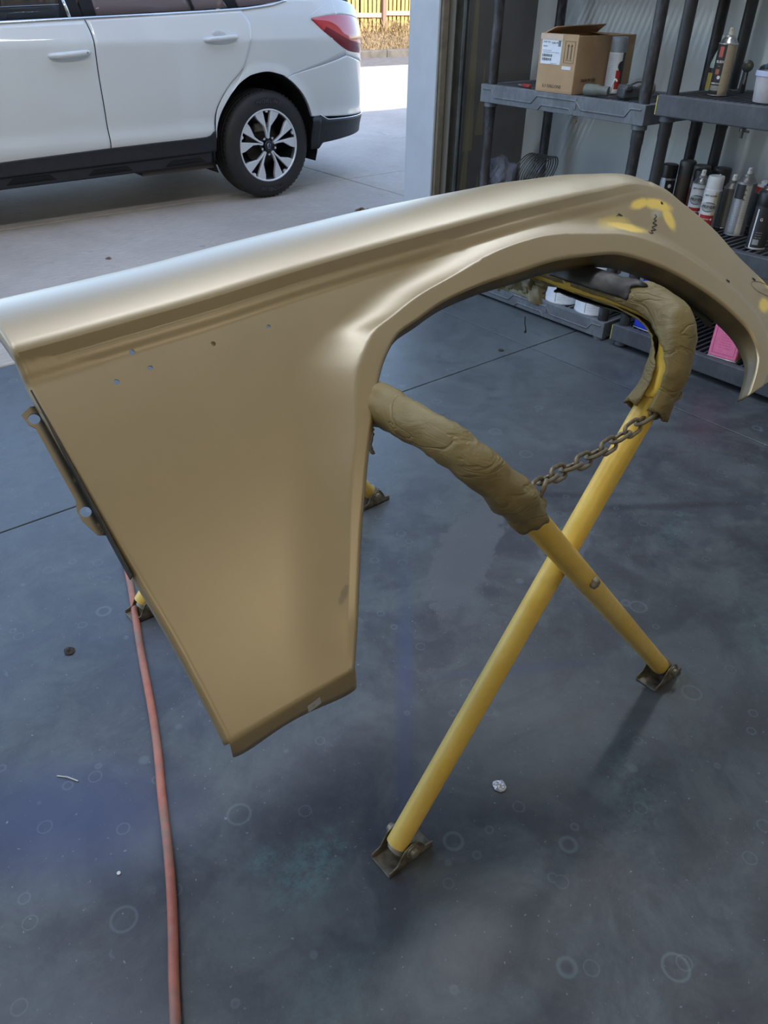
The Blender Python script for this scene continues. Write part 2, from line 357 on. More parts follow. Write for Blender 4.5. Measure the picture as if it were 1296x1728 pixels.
# ================================================================= FENCE
M_slat = mat('sunlit_pine', (.44, .30, .11), .8, var=.35, vs=1.2); M_post = mat('rust_brown_post', (.21, .13, .10), .8); M_rail = mat('brown_rail', (.45, .30, .22), .8)
fa = math.atan2(-.16, 1.62); fence = thing('wooden_fence', 'tall sunlit picket fence with brown posts and rails across the driveway', 'fence', (15.8, 20.55, .2), fa)
R = random.Random(5); sm = None
for i in range(230):
    X = -23+i*.142
    h = 1.9
    if sm is None: sm = MB().box(-.051, .051, 0, .022, -.12, h).build('slat', M_slat, fence, smooth=False); c = sm
    else: c = sm.copy(); COL.objects.link(c); c.parent = fence
    c.matrix_local = T(X+R.uniform(-.008, .008), R.uniform(-.012, .012), R.uniform(-.05, .04)) @ Matrix.Rotation(R.uniform(-.012, .012), 4, 'Y')
for i in range(14):
    X = -23.4+i*2.44
    MB().box(X-.06, X+.06, -.12, -.01, -.2, 2.05).build('post', M_post, fence, smooth=False)
    if i < 13:
        for z in (.38, 1.6): MB().box(X+.05, X+2.39, -.05, -.012, z+.03*math.sin(i*2), z+.11+.03*math.sin(i*2)).build('rail', M_rail, fence, smooth=False)

def hedge():  # dark mass added behind the fence to darken the gaps between slats
    k = NT('dark_hedge_backing'); v = k.tc(); k.l(k.mix(k.ramp(k.noise(v, 9, 6, .8), [(.4, 0), (.62, 1)]), (.02, .018, .010), (.10, .085, .04)), k.b.inputs['Base Color']); k.b.inputs['Roughness'].default_value = 1
    rows = []
    for j in range(15):
        a = PI*j/14; r_ = []
        for i in range(121):
            x = -23+i*.27; n = noise.noise(Vector((x*.9, j*.5, 3)))*.35+noise.noise(Vector((x*3, j*1.3, 7)))*.14
            r_.append(Vector((x, 1.55-math.cos(a)*(.75+n), max(-.25, (2.0+n)*math.sin(a)**.6-.2))))
        rows.append(r_)
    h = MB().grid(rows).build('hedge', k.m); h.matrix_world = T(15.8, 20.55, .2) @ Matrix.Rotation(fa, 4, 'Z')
    return tag(h, 'dark hedge backing added behind the sunlit picket fence', 'hedge')
hedge()

# ================================================================= FENDER (local frame: x along, -y down the side panel, z outwards)
FO = Vector((0.1995, 0.8950, 0.95)); FL = Vector((0.99667, -0.01321, 0.08050)); FD = Vector((0.04377, -0.74614, -0.66435)); FP = Vector((-0.06884, -0.66565, 0.74308))
def fender_mat():
    k = NT('tan_primer'); v = k.tc(); n = k.noise(v, 7, 4, .6)
    c = k.mix(k.ramp(n, [(.35, 0), (.65, 1)]), (.275, .200, .088), (.295, .216, .098))
    nz = k.noise(v, 26, 5, .7); nz2 = k.noise(v, 60, 4, .7)
    y = None
    for (x, yy, rx, ry, r, a) in ((1.140, -.082, .050, .017, -.40, 1), (1.150, -.116, .018, .032, -.25, 1), (1.100, -.070, .038, .013, .05, 1), (1.030, -.104, .060, .014, -.45, 1), (1.010, -.088, .05, .018, -.2, .5), (1.300, -.338, .030, .018, .2, 1), (1.352, -.290, .022, .04, .3, 1), (1.340, -.350, .03, .02, .3, 1), (1.0, -.088, .05, .02, 0, .3)):
        b = k.math('MULTIPLY', k.blob(v, x, yy, rx, ry, r, .55, nz, .35), a); y = b if y is None else k.math('MAXIMUM', y, b)
    c = k.mix(y, c, (.80, .57, .07))
    # sanded grey patch round the repair, rubbed edge marks
    g = k.blob(v, 1.125, -.098, .025, .013, .3, .8, nz, .2); c = k.mix(k.math('MULTIPLY', g, .6), c, (.42, .40, .35))
    # smudge near the lower arch corner
    sm_ = k.math('MULTIPLY', k.blob(v, .213, -.420, .006, .016, -.9, .5, nz2, .9), .6); c = k.mix(sm_, c, (.10, .07, .03))
    k.l(c, k.b.inputs['Base Color']); k.b.inputs['Metallic'].default_value = .20; k.b.inputs['Coat Weight'].default_value = 1.0; k.b.inputs['Coat Roughness'].default_value = .40; k.b.inputs['Coat IOR'].default_value = 1.75
    k.l(k.mix(y, (.42, .42, .42), (.6, .6, .6)), k.b.inputs['Roughness']); k.b.inputs['Specular IOR Level'].default_value = .9
    k.bump(k.noise(v, 330, 3, .5), .055, .0012)
    # drilled holes: real see-through openings
    hole = None
    sp = k.n('ShaderNodeSeparateXYZ'); k.l(v, sp.inputs[0])
    for (x, yy, r) in ((.122, -.036, .0034), (.133, -.062, .0030), (.088, -.065, .0034), (.222, -.059, .0032), (.304, -.061, .0026), (1.033, -.077, .0028), (1.156, -.083, .0034)):
        dx = k.math('SUBTRACT', sp.outputs[0], x); dy = k.math('SUBTRACT', sp.outputs[1], yy)
        h = k.math('LESS_THAN', k.math('ADD', k.math('MULTIPLY', dx, dx), k.math('MULTIPLY', dy, dy)), r*r); hole = h if hole is None else k.math('MAXIMUM', hole, h)
    tr = k.n('ShaderNodeBsdfTransparent'); ms = k.n('ShaderNodeMixShader'); k.l(hole, ms.inputs[0]); k.l(k.b.outputs[0], ms.inputs[1]); k.l(tr.outputs[0], ms.inputs[2])
    k.l(ms.outputs[0], k.out.inputs[0]); return k.m
M_fend = fender_mat()
M_fback = mat('fender_edge_paint', (.15, .112, .055), .5, .2, var=.45, vs=12)
M_blk = mat('bare_black_coating', (.012, .012, .013), .6)
fender = thing('car_fender', 'tan primed steel car front fender with wheel arch laid across the yellow stand', 'fender')
fender.matrix_world = Matrix(((FL.x, -FD.x, FP.x, FO.x), (FL.y, -FD.y, FP.y, FO.y), (FL.z, -FD.z, FP.z, FO.z), (0, 0, 0, 1)))
A_ = [(0.183, 0.507), (0.206, 0.471), (0.229, 0.433), (0.27, 0.369), (0.302, 0.323), (0.336, 0.276), (0.368, 0.235), (0.396, 0.199), (0.422, 0.168), (0.444, 0.155), (0.474, 0.139), (0.513, 0.131), (0.574, 0.119), (0.653, 0.115), (0.732, 0.117), (0.816, 0.12), (0.895, 0.132), (0.968, 0.150), (1.039, 0.193), (1.087, 0.235), (1.132, 0.284), (1.161, 0.323), (1.185, 0.371), (1.181, 0.411), (1.154, 0.438), (1.096, 0.473)]
A_[8] = (.420, .174); A_[9] = (.446, .154)
B_ = [(0.008, 0.504), (0.008, 0.434), (0.007, 0.364), (0.003, 0.279), (0.001, 0.215), (0.0, 0.152), (-0.001, 0.09), (-0.002, 0.049), (-0.001, 0.000), (0.062, 0.002), (0.143, 0.004), (0.241, 0.006), (0.379, 0.006), (0.536, 0.009), (0.713, 0.015), (0.847, 0.019), (0.994, 0.027), (1.115, 0.034), (1.178, 0.062), (1.214, 0.100), (1.262, 0.164), (1.296, 0.235), (1.345, 0.307), (1.374, 0.384), (1.322, 0.442), (1.235, 0.471)]
NU = 10; IC = 8
Ac = cr([(x, y, 0) for x, y in A_], NU)
Bc = cr([(x, y, 0) for x, y in B_[:IC+1]], NU)[:-1] + cr([(x, y, 0) for x, y in B_[IC:]], NU)
def lerp_tab(tab, x):
    if x <= tab[0][0]: return tab[0][1]
    for (a, va), (b, vb) in zip(tab, tab[1:]):
        if x <= b:
            f = (x-a)/(b-a); f = f*f*(3-2*f)
            return va+(vb-va)*f
    return tab[-1][1]
def sstep(x): x = min(1, max(0, x)); return x*x*(3-2*x)
TB_band = [(0, .012), (2, .016), (5, .022), (8, .036), (11, .042), (16, .046), (20, .048), (25, .05)]
TB_ramp = [(0, .09), (3, .09), (8, .085), (11, .07), (16, .05), (20, .035), (25, .03)]
TB_h = [(0, .012), (2, .017), (8, .022), (14, .018), (18, .014), (25, .012)]
TB_top = None
TB_w = [(8, .094), (11, .090), (13, .086), (15, .076), (16, .066), (17, .042), (18, .026), (19, .012), (25, .010)]
TB_step = [(8, .0095), (14, .0095), (16, .007), (17, .003), (18, 0)]
TB_ang = [(8, 90), (16.5, 90), (17.5, 62), (18.5, 40), (20, 22), (21, 12), (22, 2), (23, -25), (24, -50), (25, -75)]
def base_n(s, t):
    n = -.12*t*t if t > 0 else 0
    if s > 1.08: n -= .3*(min(s, 1.4)-1.08)**2
    return n
NV = 84
def crease_t(x):
    P = Bc[IC*NU:17*NU+1]
    if x <= P[0].x: return P[0].y
    for a, b in zip(P, P[1:]):
        if x <= b.x: return a.y+(b.y-a.y)*(x-a.x)/max(1e-9, b.x-a.x)
    return P[-1].y
ST_S = [(0, .0150), (.7, .0150), (.95, .010), (1.08, .004), (1.16, 0)]
def step_prof(e):
    """section of the pressed crease below the ledge, 1 at the ledge, 0 on the panel"""
    if e <= 0: return 1.0
    if e < .014: return 1-.55*(e/.014)
    if e < .0165: return .45
    return .45*(1-sstep((e-.0165)/.019))
def pan_row(iu):
    """points from the arch edge to the outer boundary for column position iu"""
    a = Ac[iu]; b = Bc[iu]; u = iu/NU; L = (b-a).length; out = []
    band = lerp_tab(TB_band, u); rmp = lerp_tab(TB_ramp, u); h = lerp_tab(TB_h, u); st_ = lerp_tab(TB_step, u) if u >= IC else 0
    for j in range(NV+1):
        f = (j/NV)
        f = .35*f+.65*(f*f*(3-2*f)) if L > .12 else f
        p = a+(b-a)*f; d = f*L; e = L-d
        n = base_n(p.x, p.y)
        # rear quarter of the arch: ridge softens into the panel
        fl = h*max(0, 1-(d-band)/rmp)**2.0 if d > band else h - .0035*(d/band if band else 0)*0
        if d < .006: fl -= .004*(1-d/.006)**2
        lim = sstep(e/.03) if u < IC else 1
        n += fl*max(lim, 0.0)*(min(1, L/.07))
        sx = lerp_tab(ST_S, p.x)
        if sx > 0 and p.y < .09: n += sx*step_prof(p.y-crease_t(p.x))*(1 if p.y-crease_t(p.x) < .05 else 0)
        # return bend towards the rear edge
        if u < IC and e < .005: n -= .0012*(1-e/.005)**2
        out.append(Vector((p.x, -p.y, n)))
    return out
cols = [pan_row(i) for i in range(len(Ac))]
mb = MB(); mb.grid(cols)
def arch_lip():
    rows = []
    for i, c in enumerate(cols):
        a = c[0]; d = (c[0]-c[3]); d.z = 0; d.normalize(); u = i/NU
        wdt = lerp_tab([(0, .012), (2, .018), (8, .024), (12, .026), (17, .034), (22, .034), (25, .02)], u)
        rows.append([a, a+d*.0015+Vector((0, 0, -.003)), a+d*.002+Vector((0, 0, -wdt*.6)), a+d*.004+Vector((0, 0, -wdt))])
    return rows
lip = arch_lip(); mb.grid([r[::-1] for r in lip], mi=1)
# ledge along the top / front curl
led = []
for iu in range(IC*NU, len(Ac)):
    u = iu/NU; w = lerp_tab(TB_w, u); an = math.radians(lerp_tab(TB_ang, u)); o = Vector((math.cos(an), math.sin(an), 0)); st_ = lerp_tab(TB_step, u)
    c = cols[iu][-1]; Rr = w/math.sin(math.radians(62)); r = [c]
    for k_ in range(1, 17):
        ph = math.radians(25+75*k_/16) if w > .03 else math.radians(100)*k_/16; s0_ = math.radians(25) if w > .03 else 0
        lift = .0*math.sin(min(1, ph/.9)*PI)*(1 if w > .03 else 0)
        r.append(c+o*(Rr*(math.sin(ph)-math.sin(s0_))*(2.15 if w > .03 else 1))+Vector((0, 0, -Rr*(math.cos(s0_)-math.cos(ph))*(1.45 if w > .03 else 1)+lift)))
    e = r[-1]; r.append(e+(r[-1]-r[-2]).normalized()*.02); led.append(r)
mb.grid(led)
# rear edge flange (turned inwards), incl. the end of the ledge
rr = []
for iu in range(0, IC*NU+1):
    c = cols[iu][-1]; rr.append([c, c+Vector((-.003, 0, -.003)), c+Vector((-.004, 0, -.012)), c+Vector((-.003, 0, -.020))])
for p in led[0][1:-1]:
    rr.append([p, p+Vector((-.002, -.001, -.004)), p+Vector((-.003, -.006, -.012)), p+Vector((-.003, -.012, -.018))])
mb.grid(rr)
# bottom flange, bent inwards
bf = []
for j, p in enumerate(cols[0]):
    f = j/NV; w = .030*(1-.35*f)*(1-.0*f)+.003*math.sin(f*9)
    bf.append([p, p+Vector((0, -.004, -.003)), p+Vector((0, -w*.6, -w*.62)), p+Vector((0, -w*.86, -w*1.0))])
mb.grid(bf)
fp = mb.build('body_panel', [M_fend, M_fback], fender, angle=50)
bm = bmesh.new(); bm.from_mesh(fp.data); bmesh.ops.remove_doubles(bm, verts=bm.verts, dist=1e-5); bmesh.ops.recalc_face_normals(bm, faces=bm.faces)
cen = [f for f in bm.faces if f.calc_center_median().x > .2 and f.calc_center_median().x < .25 and -.1 < f.calc_center_median().y < -.05]
if cen and cen[0].normal.z < 0: bmesh.ops.reverse_faces(bm, faces=bm.faces)
bm.to_mesh(fp.data); bm.free()
for p in fp.data.polygons: p.use_smooth = True
fp.data.set_sharp_from_angle(angle=math.radians(76))
sd = fp.modifiers.new('sheet', 'SOLIDIFY'); sd.thickness = .0016; sd.offset = -1; sd.material_offset_rim = 1
bvh = BVHTree.FromPolygons([v.co for v in fp.data.vertices], [tuple(p.vertices) for p in fp.data.polygons])
def on_f(s, t, off=.0006):
    h = bvh.ray_cast(Vector((s, -t, .2)), Vector((0, 0, -1))); z = h[0].z if h[0] else 0
    return Vector((s, -t, z+off))
def strip(name, pts, w, m, parent=fender, off=.0006, lab=None):
    V = []; F = []
    for i, p in enumerate(pts):
        d = (pts[min(i+1, len(pts)-1)]-pts[max(i-1, 0)]).normalized(); q = Vector((-d.y, d.x, 0))*w*.5
        for s_ in (-1, 1): b = p+q*s_; V.append(on_f(b.x, -b.y, off))
        if i: F.append((2*i-2, 2*i-1, 2*i+1, 2*i))
    o = mesh(name, V, F, m, parent, True)
    if lab: o['label'] = lab
    return o
M_mark = mat('black_marker', (.025, .025, .025), .8, var=.5, vs=200)
scr = [(1.119, .099), (1.120, .104), (1.110, .107), (1.114, .111), (1.101, .113), (1.109, .119), (1.093, .120), (1.099, .127), (1.086, .125), (1.087, .131), (1.079, .129), (1.078, .125)]
strip('marker_scribble', cr([(a, -b, 0) for a, b in scr], 4), .0018, M_mark, lab='black hand drawn zigzag pencil mark')
for (s_, t_, a_) in ((1.219, .267, -.6), (1.310, .284, -.6), (1.036, .079, -.7)):
    L_ = .005 if s_ > 1.1 else .003
    strip('slot_hole', [Vector((s_-L_*math.cos(a_), -t_-L_*math.sin(a_), 0)), Vector((s_+L_*math.cos(a_), -t_+L_*math.sin(a_), 0))], .005 if s_ > 1.1 else .002, M_blk, lab='small black slot hole')
ring = [Vector((1.331+.040*math.cos(a)-.004*math.sin(a), -.311+.017*math.sin(a)-.016*math.cos(a), 0)) for a in [i*2*PI/40 for i in range(41)]]
strip('marker_lamp_outline', ring, .0012, mat('groove_brown', (.13, .10, .06), .7))
strip('drill_scratch', [Vector((1.037, -.081, 0)), Vector((1.030, -.077, 0)), Vector((1.024, -.078, 0))], .0012, M_mark)
strip('bottom_slot_light', [Vector((.112, -.5215, 0)), Vector((.130, -.5195, 0))], .009, mat('slot_daylight', (.42, .45, .48), .6), off=.0008)  # pale strip: brightness seen through the slot, put into its colour
# mounting bracket on the rear edge
def bracket():
    poly = [(.004, -.055), (-.010, -.051), (-.023, -.057), (-.021, -.071), (-.016, -.078), (-.015, -.175), (-.0195, -.186), (-.0195, -.2), (-.012, -.222), (.004, -.230)]
    bmx = bmesh.new(); vs = [bmx.verts.new((x, y, -.020)) for x, y in poly]; f = bmx.faces.new(vs)
    me = bpy.data.meshes.new('mounting_bracket'); bmx.to_mesh(me); bmx.free()
    k = NT('bracket_coating'); v = k.tc(); n = k.noise(v, 40, 5, .7); sp = k.n('ShaderNodeSeparateXYZ'); k.l(v, sp.inputs[0])
    fx = k.n('ShaderNodeMapRange', interpolation_type='SMOOTHSTEP'); k.l(sp.outputs[0], fx.inputs[0]); fx.inputs[1].default_value = -.013; fx.inputs[2].default_value = -.006
    c = k.mix(k.math('MULTIPLY', fx.outputs[0], k.ramp(n, [(.3, .4), (.5, 1)])), (.26, .21, .13), (.012, .012, .012)); k.l(c, k.b.inputs['Base Color']); k.b.inputs['Roughness'].default_value = .5
    hole = None
    for (x, yy) in ((-.0125, -.0665), (-.0115, -.1915)):
        dx = k.math('SUBTRACT', sp.outputs[0], x); dy = k.math('SUBTRACT', sp.outputs[1], yy)
        h = k.math('LESS_THAN', k.math('ADD', k.math('MULTIPLY', dx, dx), k.math('MULTIPLY', dy, dy)), .0066**2); hole = h if hole is None else k.math('MAXIMUM', hole, h)
    tr = k.n('ShaderNodeBsdfTransparent'); ms = k.n('ShaderNodeMixShader'); k.l(hole, ms.inputs[0]); k.l(k.b.outputs[0], ms.inputs[1]); k.l(tr.outputs[0], ms.inputs[2]); k.l(ms.outputs[0], k.out.inputs[0])
    o = link('mounting_bracket', me, k.m, fender); s_ = o.modifiers.new('t', 'SOLIDIFY'); s_.thickness = .002; return o
bracket()['label'] = 'black and tan bracket plate with two bolt holes'
MB().box(-.0042, -.0025, -.285, -.04, -.0215, -.002).build('edge_reinforcement', mat('edge_black', (.03, .028, .022), .6, var=.6, vs=60), fender, smooth=False)
# black inner strip seen through the front half of the arch
ir = [(1.040, -.200), (1.062, -.212), (1.095, -.236), (1.135, -.270), (1.160, -.315), (1.150, -.330), (1.138, -.322), (1.135, -.302), (1.105, -.276), (1.070, -.246), (1.042, -.222)]
MB().prism(ir, -.046, -.044).build('inner_bracket', M_blk, fender, smooth=False)

# ================================================================= STAND
M_yel = NT('chipped_yellow_paint')
def _y():
    k = M_yel; v = k.tc(); n = k.noise(v, 9, 6, .7); n2 = k.noise(v, 70, 5, .8)
    c = k.mix(k.ramp(n, [(.35, 0), (.65, 1)]), (.62, .40, .055), (.74, .52, .11))
    c = k.mix(k.math('MULTIPLY', k.ramp(k.noise(v, 4, 4, .6), [(.45, 0), (.6, 1)]), .25), c, (.66, .54, .26))
    c = k.mix(k.math('MULTIPLY', k.ramp(n2, [(.66, 0), (.70, 1)]), .55), c, (.22, .16, .08))
    k.l(c, k.b.inputs['Base Color']); k.b.inputs['Roughness'].default_value = .38; k.bump(n2, .08, .002); return k.m
M_yel = _y()
M_fsteel = mat('worn_foot_steel', (.26, .24, .20), .55, .6, var=.55, vs=40, bump=.3, bs=150, col2=(.10, .075, .045))
M_bolt = mat('bolt_zinc', (.36, .33, .26), .5, .5, var=.5, vs=60)
stand = thing('work_stand', 'yellow tubular folding x-shaped body work stand with taped top bars and a chain', 'work stand', (.9, 1.02, 0))
SO = Vector((.9, 1.02, 0))
def L3(x, y, z): return Vector((x, y, z))-SO
def corner(p0, p1, p2, r, n=8):
    a = (p0-p1).normalized(); b = (p2-p1).normalized(); out = []
    s0 = p1+a*r; s1 = p1+b*r
    for i in range(n+1):
        t = i/n; out.append(s0*(1-t)**2+p1*2*t*(1-t)+s1*t*t)
    return out
def frame(foot, top, y0, y1, r, yt, r2):
    f0 = L3(foot[0], y0, foot[1]); t0 = L3(top[0], y0, top[1]); t1 = L3(top[0]-.01, yt, top[1]); f1 = L3(foot[0]-.075, y1, foot[1])
    p = [f0]+corner(f0, t0, t1, r)+corner(t0, t1, f1, r2)+[f1]
    d = []
    for a, b in zip(p, p[1:]):
        n = max(1, int((b-a).length/.04)); d += [a+(b-a)*i/n for i in range(n)]
    return d+[p[-1]]
RT = .0200
PF = frame((.534, .040), (1.126, .888), .575, 1.470, .115, 1.36, .20)     # frame whose near leg rises to the right
QF = frame((1.290, .040), (.606, .835), .533, 1.512, .125, 1.36, .20)     # frame whose near leg rises to the left
MB().tube(PF, RT, 20).build('tube_frame', M_yel, stand)
MB().tube(QF, RT, 20).build('tube_frame', M_yel, stand)
for y in (.506, 1.54):
    sgn = 1 if y > 1 else -1
    MB().lathe([(0, 0), (.010, 0), (.010, .007), (.0075, .009), (0, .009)], 6, org=L3(.8885 if sgn < 0 else .845, .533 if sgn < 0 else 1.512, .5095)+Vector((0, sgn*.0195, 0)), axis=(0, sgn, 0)).lathe([(.0055, -.10), (.0055, .0)], 10, org=L3(.8885 if sgn < 0 else .845, .533 if sgn < 0 else 1.512, .5095)+Vector((0, sgn*.0195, 0)), axis=(0, sgn, 0)).build('pivot_bolt', M_bolt, stand)
def foot(x, y, dirx):
    f = MB(); hl = .052; hw = .026
    th = .0028
    # channel: base plate with turned up ends of the two cheeks
    f.box(-hl, hl, -hw, hw, 0, th)
    for s_ in (-1, 1):
        prof = [(-hl, 0), (hl, 0), (hl, .013), (.034, .017), (.027, .030), (.017, .046), (0, .053), (-.017, .046), (-.026, .030), (-.032, .017), (-hl, .012)]
        f.prism(prof, s_*hw-(th if s_ > 0 else 0), s_*hw+(0 if s_ > 0 else th), mat4=Matrix(((1, 0, 0, 0), (0, 0, 1, 0), (0, 1, 0, 0), (0, 0, 0, 1))))
    o = f.build('foot_bracket', M_fsteel, stand, smooth=False, bevel=.0008, seg=1, mw=T(*(L3(x, y, 0.001))))
    b = MB()
    for s_ in (-1, 1):
        b.lathe([(0, 0), (.014, 0), (.014, .0025), (.009, .003), (.009, .010), (.006, .012), (0, .012)], 12, org=(0, s_*hw, .036), axis=(0, s_, 0))
    b.lathe([(.005, -hw), (.005, hw)], 10, org=(0, 0, .036), axis=(0, 1, 0)); b.build('foot_bolt', M_bolt, o)
    MB().lathe([(.0212, -.002), (.0212, .030), (.0205, .031)], 18, org=(dirx*-.010, 0, .020), axis=(dirx*.60, 0, .80)).build('tube_sleeve', mat('grey_sleeve', (.30, .28, .24), .5, .4, var=.4), o)
    return o
foot(.548, .575, 1); foot(.473, 1.470, 1); foot(1.300, .533, -1); foot(1.225, 1.512, -1)
# padded and taped parts of the top bars
def pad_mat(name, c1, c2):
    k = NT(name); v = k.tc(); n = k.noise(k.mapping(v, sc=(1, 1, 1.6)), 22, 5, .6, .8)
    c = k.mix(k.ramp(k.noise(v, 6, 4, .6), [(.35, 0), (.65, 1)]), c1, c2); k.l(c, k.b.inputs['Base Color']); k.b.inputs['Roughness'].default_value = .55
    cre = k.ramp(k.math('ABSOLUTE', k.math('SUBTRACT', k.noise(k.mapping(v, rot=(.4, .3, .8), sc=(1, 1, 2.4)), 11, 3, .5, .6), .5)), [(0, 0), (.035, 1)])
    k.bump(k.math('ADD', n, k.math('MULTIPLY', cre, .35)), .55, .006); return k.m
M_pad = pad_mat('oversprayed_masking_wrap', (.17, .13, .052), (.245, .19, .085))
M_pad2 = pad_mat('oversprayed_foam_wrap', (.135, .10, .032), (.185, .14, .05))
def pathlen(P):
    o = [0]
    for a, b in zip(P, P[1:]): o.append(o[-1]+(b-a).length)
    return o
def sub(P, a, b, st=.008):
    D = pathlen(P); out = []; n = int((b-a)/st)
    for i in range(n+1):
        d = a+(b-a)*i/n; j = max(0, min(len(D)-2, next((q for q in range(len(D)) if D[q] > d), len(D)-1)-1)); f = (d-D[j])/(D[j+1]-D[j]); out.append(P[j].lerp(P[j+1], f))
    return out
def sleeve(name, P, rad, m, gap=None, seed=0, crum=.004, n=40, end=.012, taper=None):
    rows = []; N = len(P); V = []
    up = None
    for i, p in enumerate(P):
        d = (P[min(i+1, N-1)]-P[max(i-1, 0)]).normalized()
        # reference: world up made perpendicular, keeps the slit on one side
        ref = Vector((0, 0, 1)) if abs(d.z) < .92 else Vector((1, 0, 0)); 
        ref = Vector((-.86, -.12, -.50)) if gap else ref
        u = (ref-d*ref.dot(d)).normalized(); w = d.cross(u); r = []
        for k_ in range(n+(1 if gap else 0)):
            a = 2*PI*k_/n if not gap else gap/2+(2*PI-gap)*k_/n
            q = u*math.cos(a)+w*math.sin(a)
            rr_ = (rad if not taper else rad+(taper-rad)*sstep((i/N-.28)/.25))+crum*(noise.noise((p+q*rad)*22+Vector((seed, 0, 0)))*1.6+abs(noise.noise((p+q*rad)*48+Vector((0, seed, 0))))*1.1)
            if i < 2 or i > N-3: rr_ += .002*math.sin(a*5+seed)
            e = end*(noise.noise(Vector((math.cos(a), math.sin(a), seed))*2.2)) if i in (0, N-1) else 0
            r.append(p+q*rr_+d*e*(-1 if i == 0 else 1))
        rows.append(r)
    o = MB().grid(rows, closed=not gap).build(name, m, stand, angle=60)
    s_ = o.modifiers.new('t', 'SOLIDIFY'); s_.thickness = .0025; s_.offset = -1; return o
QD = pathlen(QF)[-1]; PD = pathlen(PF)[-1]
sleeve('bar_padding', sub(QF, .885, 1.42), .0275, M_pad, seed=3, crum=.0042)['label'] = 'crumpled masking wrap under tan overspray'
sleeve('bar_padding', sub(PF, .87, 1.42), .034, M_pad2, gap=.5, seed=11, crum=.003, end=.006, taper=.0225)['label'] = 'split foam sleeve with tan overspray'
sleeve('foam_lining', sub(PF, .885, 1.40), .0225, mat('yellow_foam', (.72, .50, .07), .7, var=.2), seed=2, crum=.001)
M_tape = mat('black_tape', (.015, .015, .016), .5, var=.3, vs=60, bump=.5, bs=60)
sleeve('tape_wrap', sub(PF, 1.10, 1.27), .0285, M_tape, gap=1.3, seed=5, crum=.003, end=.03)
def rag(name, c0, w_, h_, ax, ay, seed, m, n=26, fold=.012):
    """torn crumpled sheet with a ragged edge"""
    bmr = bmesh.new(); g = {}
    for i in range(n+1):
        for j in range(n+1):
            a = i/n*2-1; b = j/n*2-1
            p = c0+ax*(a*w_)+ay*(b*h_); nn = ax.cross(ay).normalized(); p = p+nn*fold*(noise.noise(p*26+Vector((seed, 1, 2)))*1.6+noise.noise(p*70)*.5)
            g[i, j] = bmr.verts.new(p)
    for i in range(n):
        for j in range(n):
            a = (i+.5)/n*2-1; b = (j+.5)/n*2-1; th = math.atan2(b, a); r_ = max(abs(a), abs(b))*.55+math.hypot(a, b)*.45
            lim = .82+.24*noise.noise(Vector((math.cos(th)*1.7, math.sin(th)*1.7, seed)))+.14*noise.noise(Vector((a*5, b*5, seed)))
            if r_ < lim: bmr.faces.new((g[i, j], g[i+1, j], g[i+1, j+1], g[i, j+1]))
    for v in [v for v in bmr.verts if not v.link_faces]: bmr.verts.remove(v)
    me = bpy.data.meshes.new(name); bmr.to_mesh(me); bmr.free()
    o = link(name, me, m, stand, True); s_ = o.modifiers.new('t', 'SOLIDIFY'); s_.thickness = .0012; return o
M_torn = pad_mat('torn_masking_paper', (.34, .32, .22), (.45, .42, .30))
rag('torn_paper', L3(1.13, .945, .862), .075, .055, Vector((-.1, .97, .1)).normalized(), Vector((.1, .1, .98)).normalized(), 4, M_torn)['label'] = 'ragged pale paper scrap hanging from the bar'
rag('torn_paper', L3(1.135, 1.03, .852), .035, .042, Vector((.2, .95, .0)).normalized(), Vector((.05, .1, .98)).normalized(), 9, M_torn)
rag('torn_paper', L3(1.085, .93, .880), .06, .035, Vector((.0, .98, .1)).normalized(), Vector((.5, .1, .8)).normalized(), 14, M_pad2)
rag('torn_paper', L3(.592, .745, .785), .03, .03, Vector((.0, .95, .2)).normalized(), Vector((.1, -.1, .98)).normalized(), 21, M_pad)
MB().tube(cr([L3(1.10, .90, .800), L3(1.098, .897, .788), L3(1.104, .898, .775), L3(1.101, .896, .768)], 4), [.001]*9+[.0016, .0022, .0026, .001], 6).build('hanging_strand', mat('strand', (.05, .05, .05), .7), stand)
# chain
M_chain = mat('dusty_chain_steel', (.24, .20, .14), .5, .6, var=.45, vs=60, bump=.2, bs=200)
cp = cr([L3(1.068, .553, .772), L3(.988, .556, .752), L3(.901, .552, .741), L3(.831, .548, .741), L3(.770, .543, .747), L3(.722, .530, .754)], 10)
cl = pathlen(cp)[-1]
chain = MB().lathe([(.0, 0), (.015, 0), (.016, .004), (.010, .007), (0, .008)], 12, org=L3(1.060, .556, .772), axis=(0, -1, 0)).build('chain', M_chain, stand)
def chain_link(c, d, roll, Lh=.0190, Wh=.0098, rw=.0032):
    pts = []
    for i in range(24):
        a = 2*PI*i/24; x = math.cos(a); y = math.sin(a); pts.append(Vector(((Lh-Wh)*(1 if x > 0 else -1)*(1 if abs(x) > .02 else 0)+Wh*x, Wh*y, 0)))
    q = d.to_track_quat('X', 'Z').to_matrix().to_4x4(); return pts, T(*c) @ q @ Matrix.Rotation(roll, 4, 'X'), rw
nl = int(cl/.0305); lk = None
for i in range(nl+1):
    ps = sub(cp, 0, cl, cl/(nl+.001)); p = ps[min(i, len(ps)-1)]; d = (ps[min(i+1, len(ps)-1)]-ps[max(i-1, 0)]).normalized()
    pts, M4, rw = chain_link(p, d, (PI/2 if i % 2 else 0)+.5)
    if lk is None: lk = MB().tube(pts, rw, 8, closed=True).build('link', M_chain, chain)
    else: c = lk.copy(); COL.objects.link(c); c.parent = chain; lk_ = c
    (lk if i == 0 else c).matrix_local = M4
pts, M4, rw = chain_link(L3(.728, .528, .742), Vector((-.5, -.1, -.85)).normalized(), 1.2, .019, .011, .0034)
c = lk.copy(); COL.objects.link(c); c.parent = chain; c.matrix_local = M4

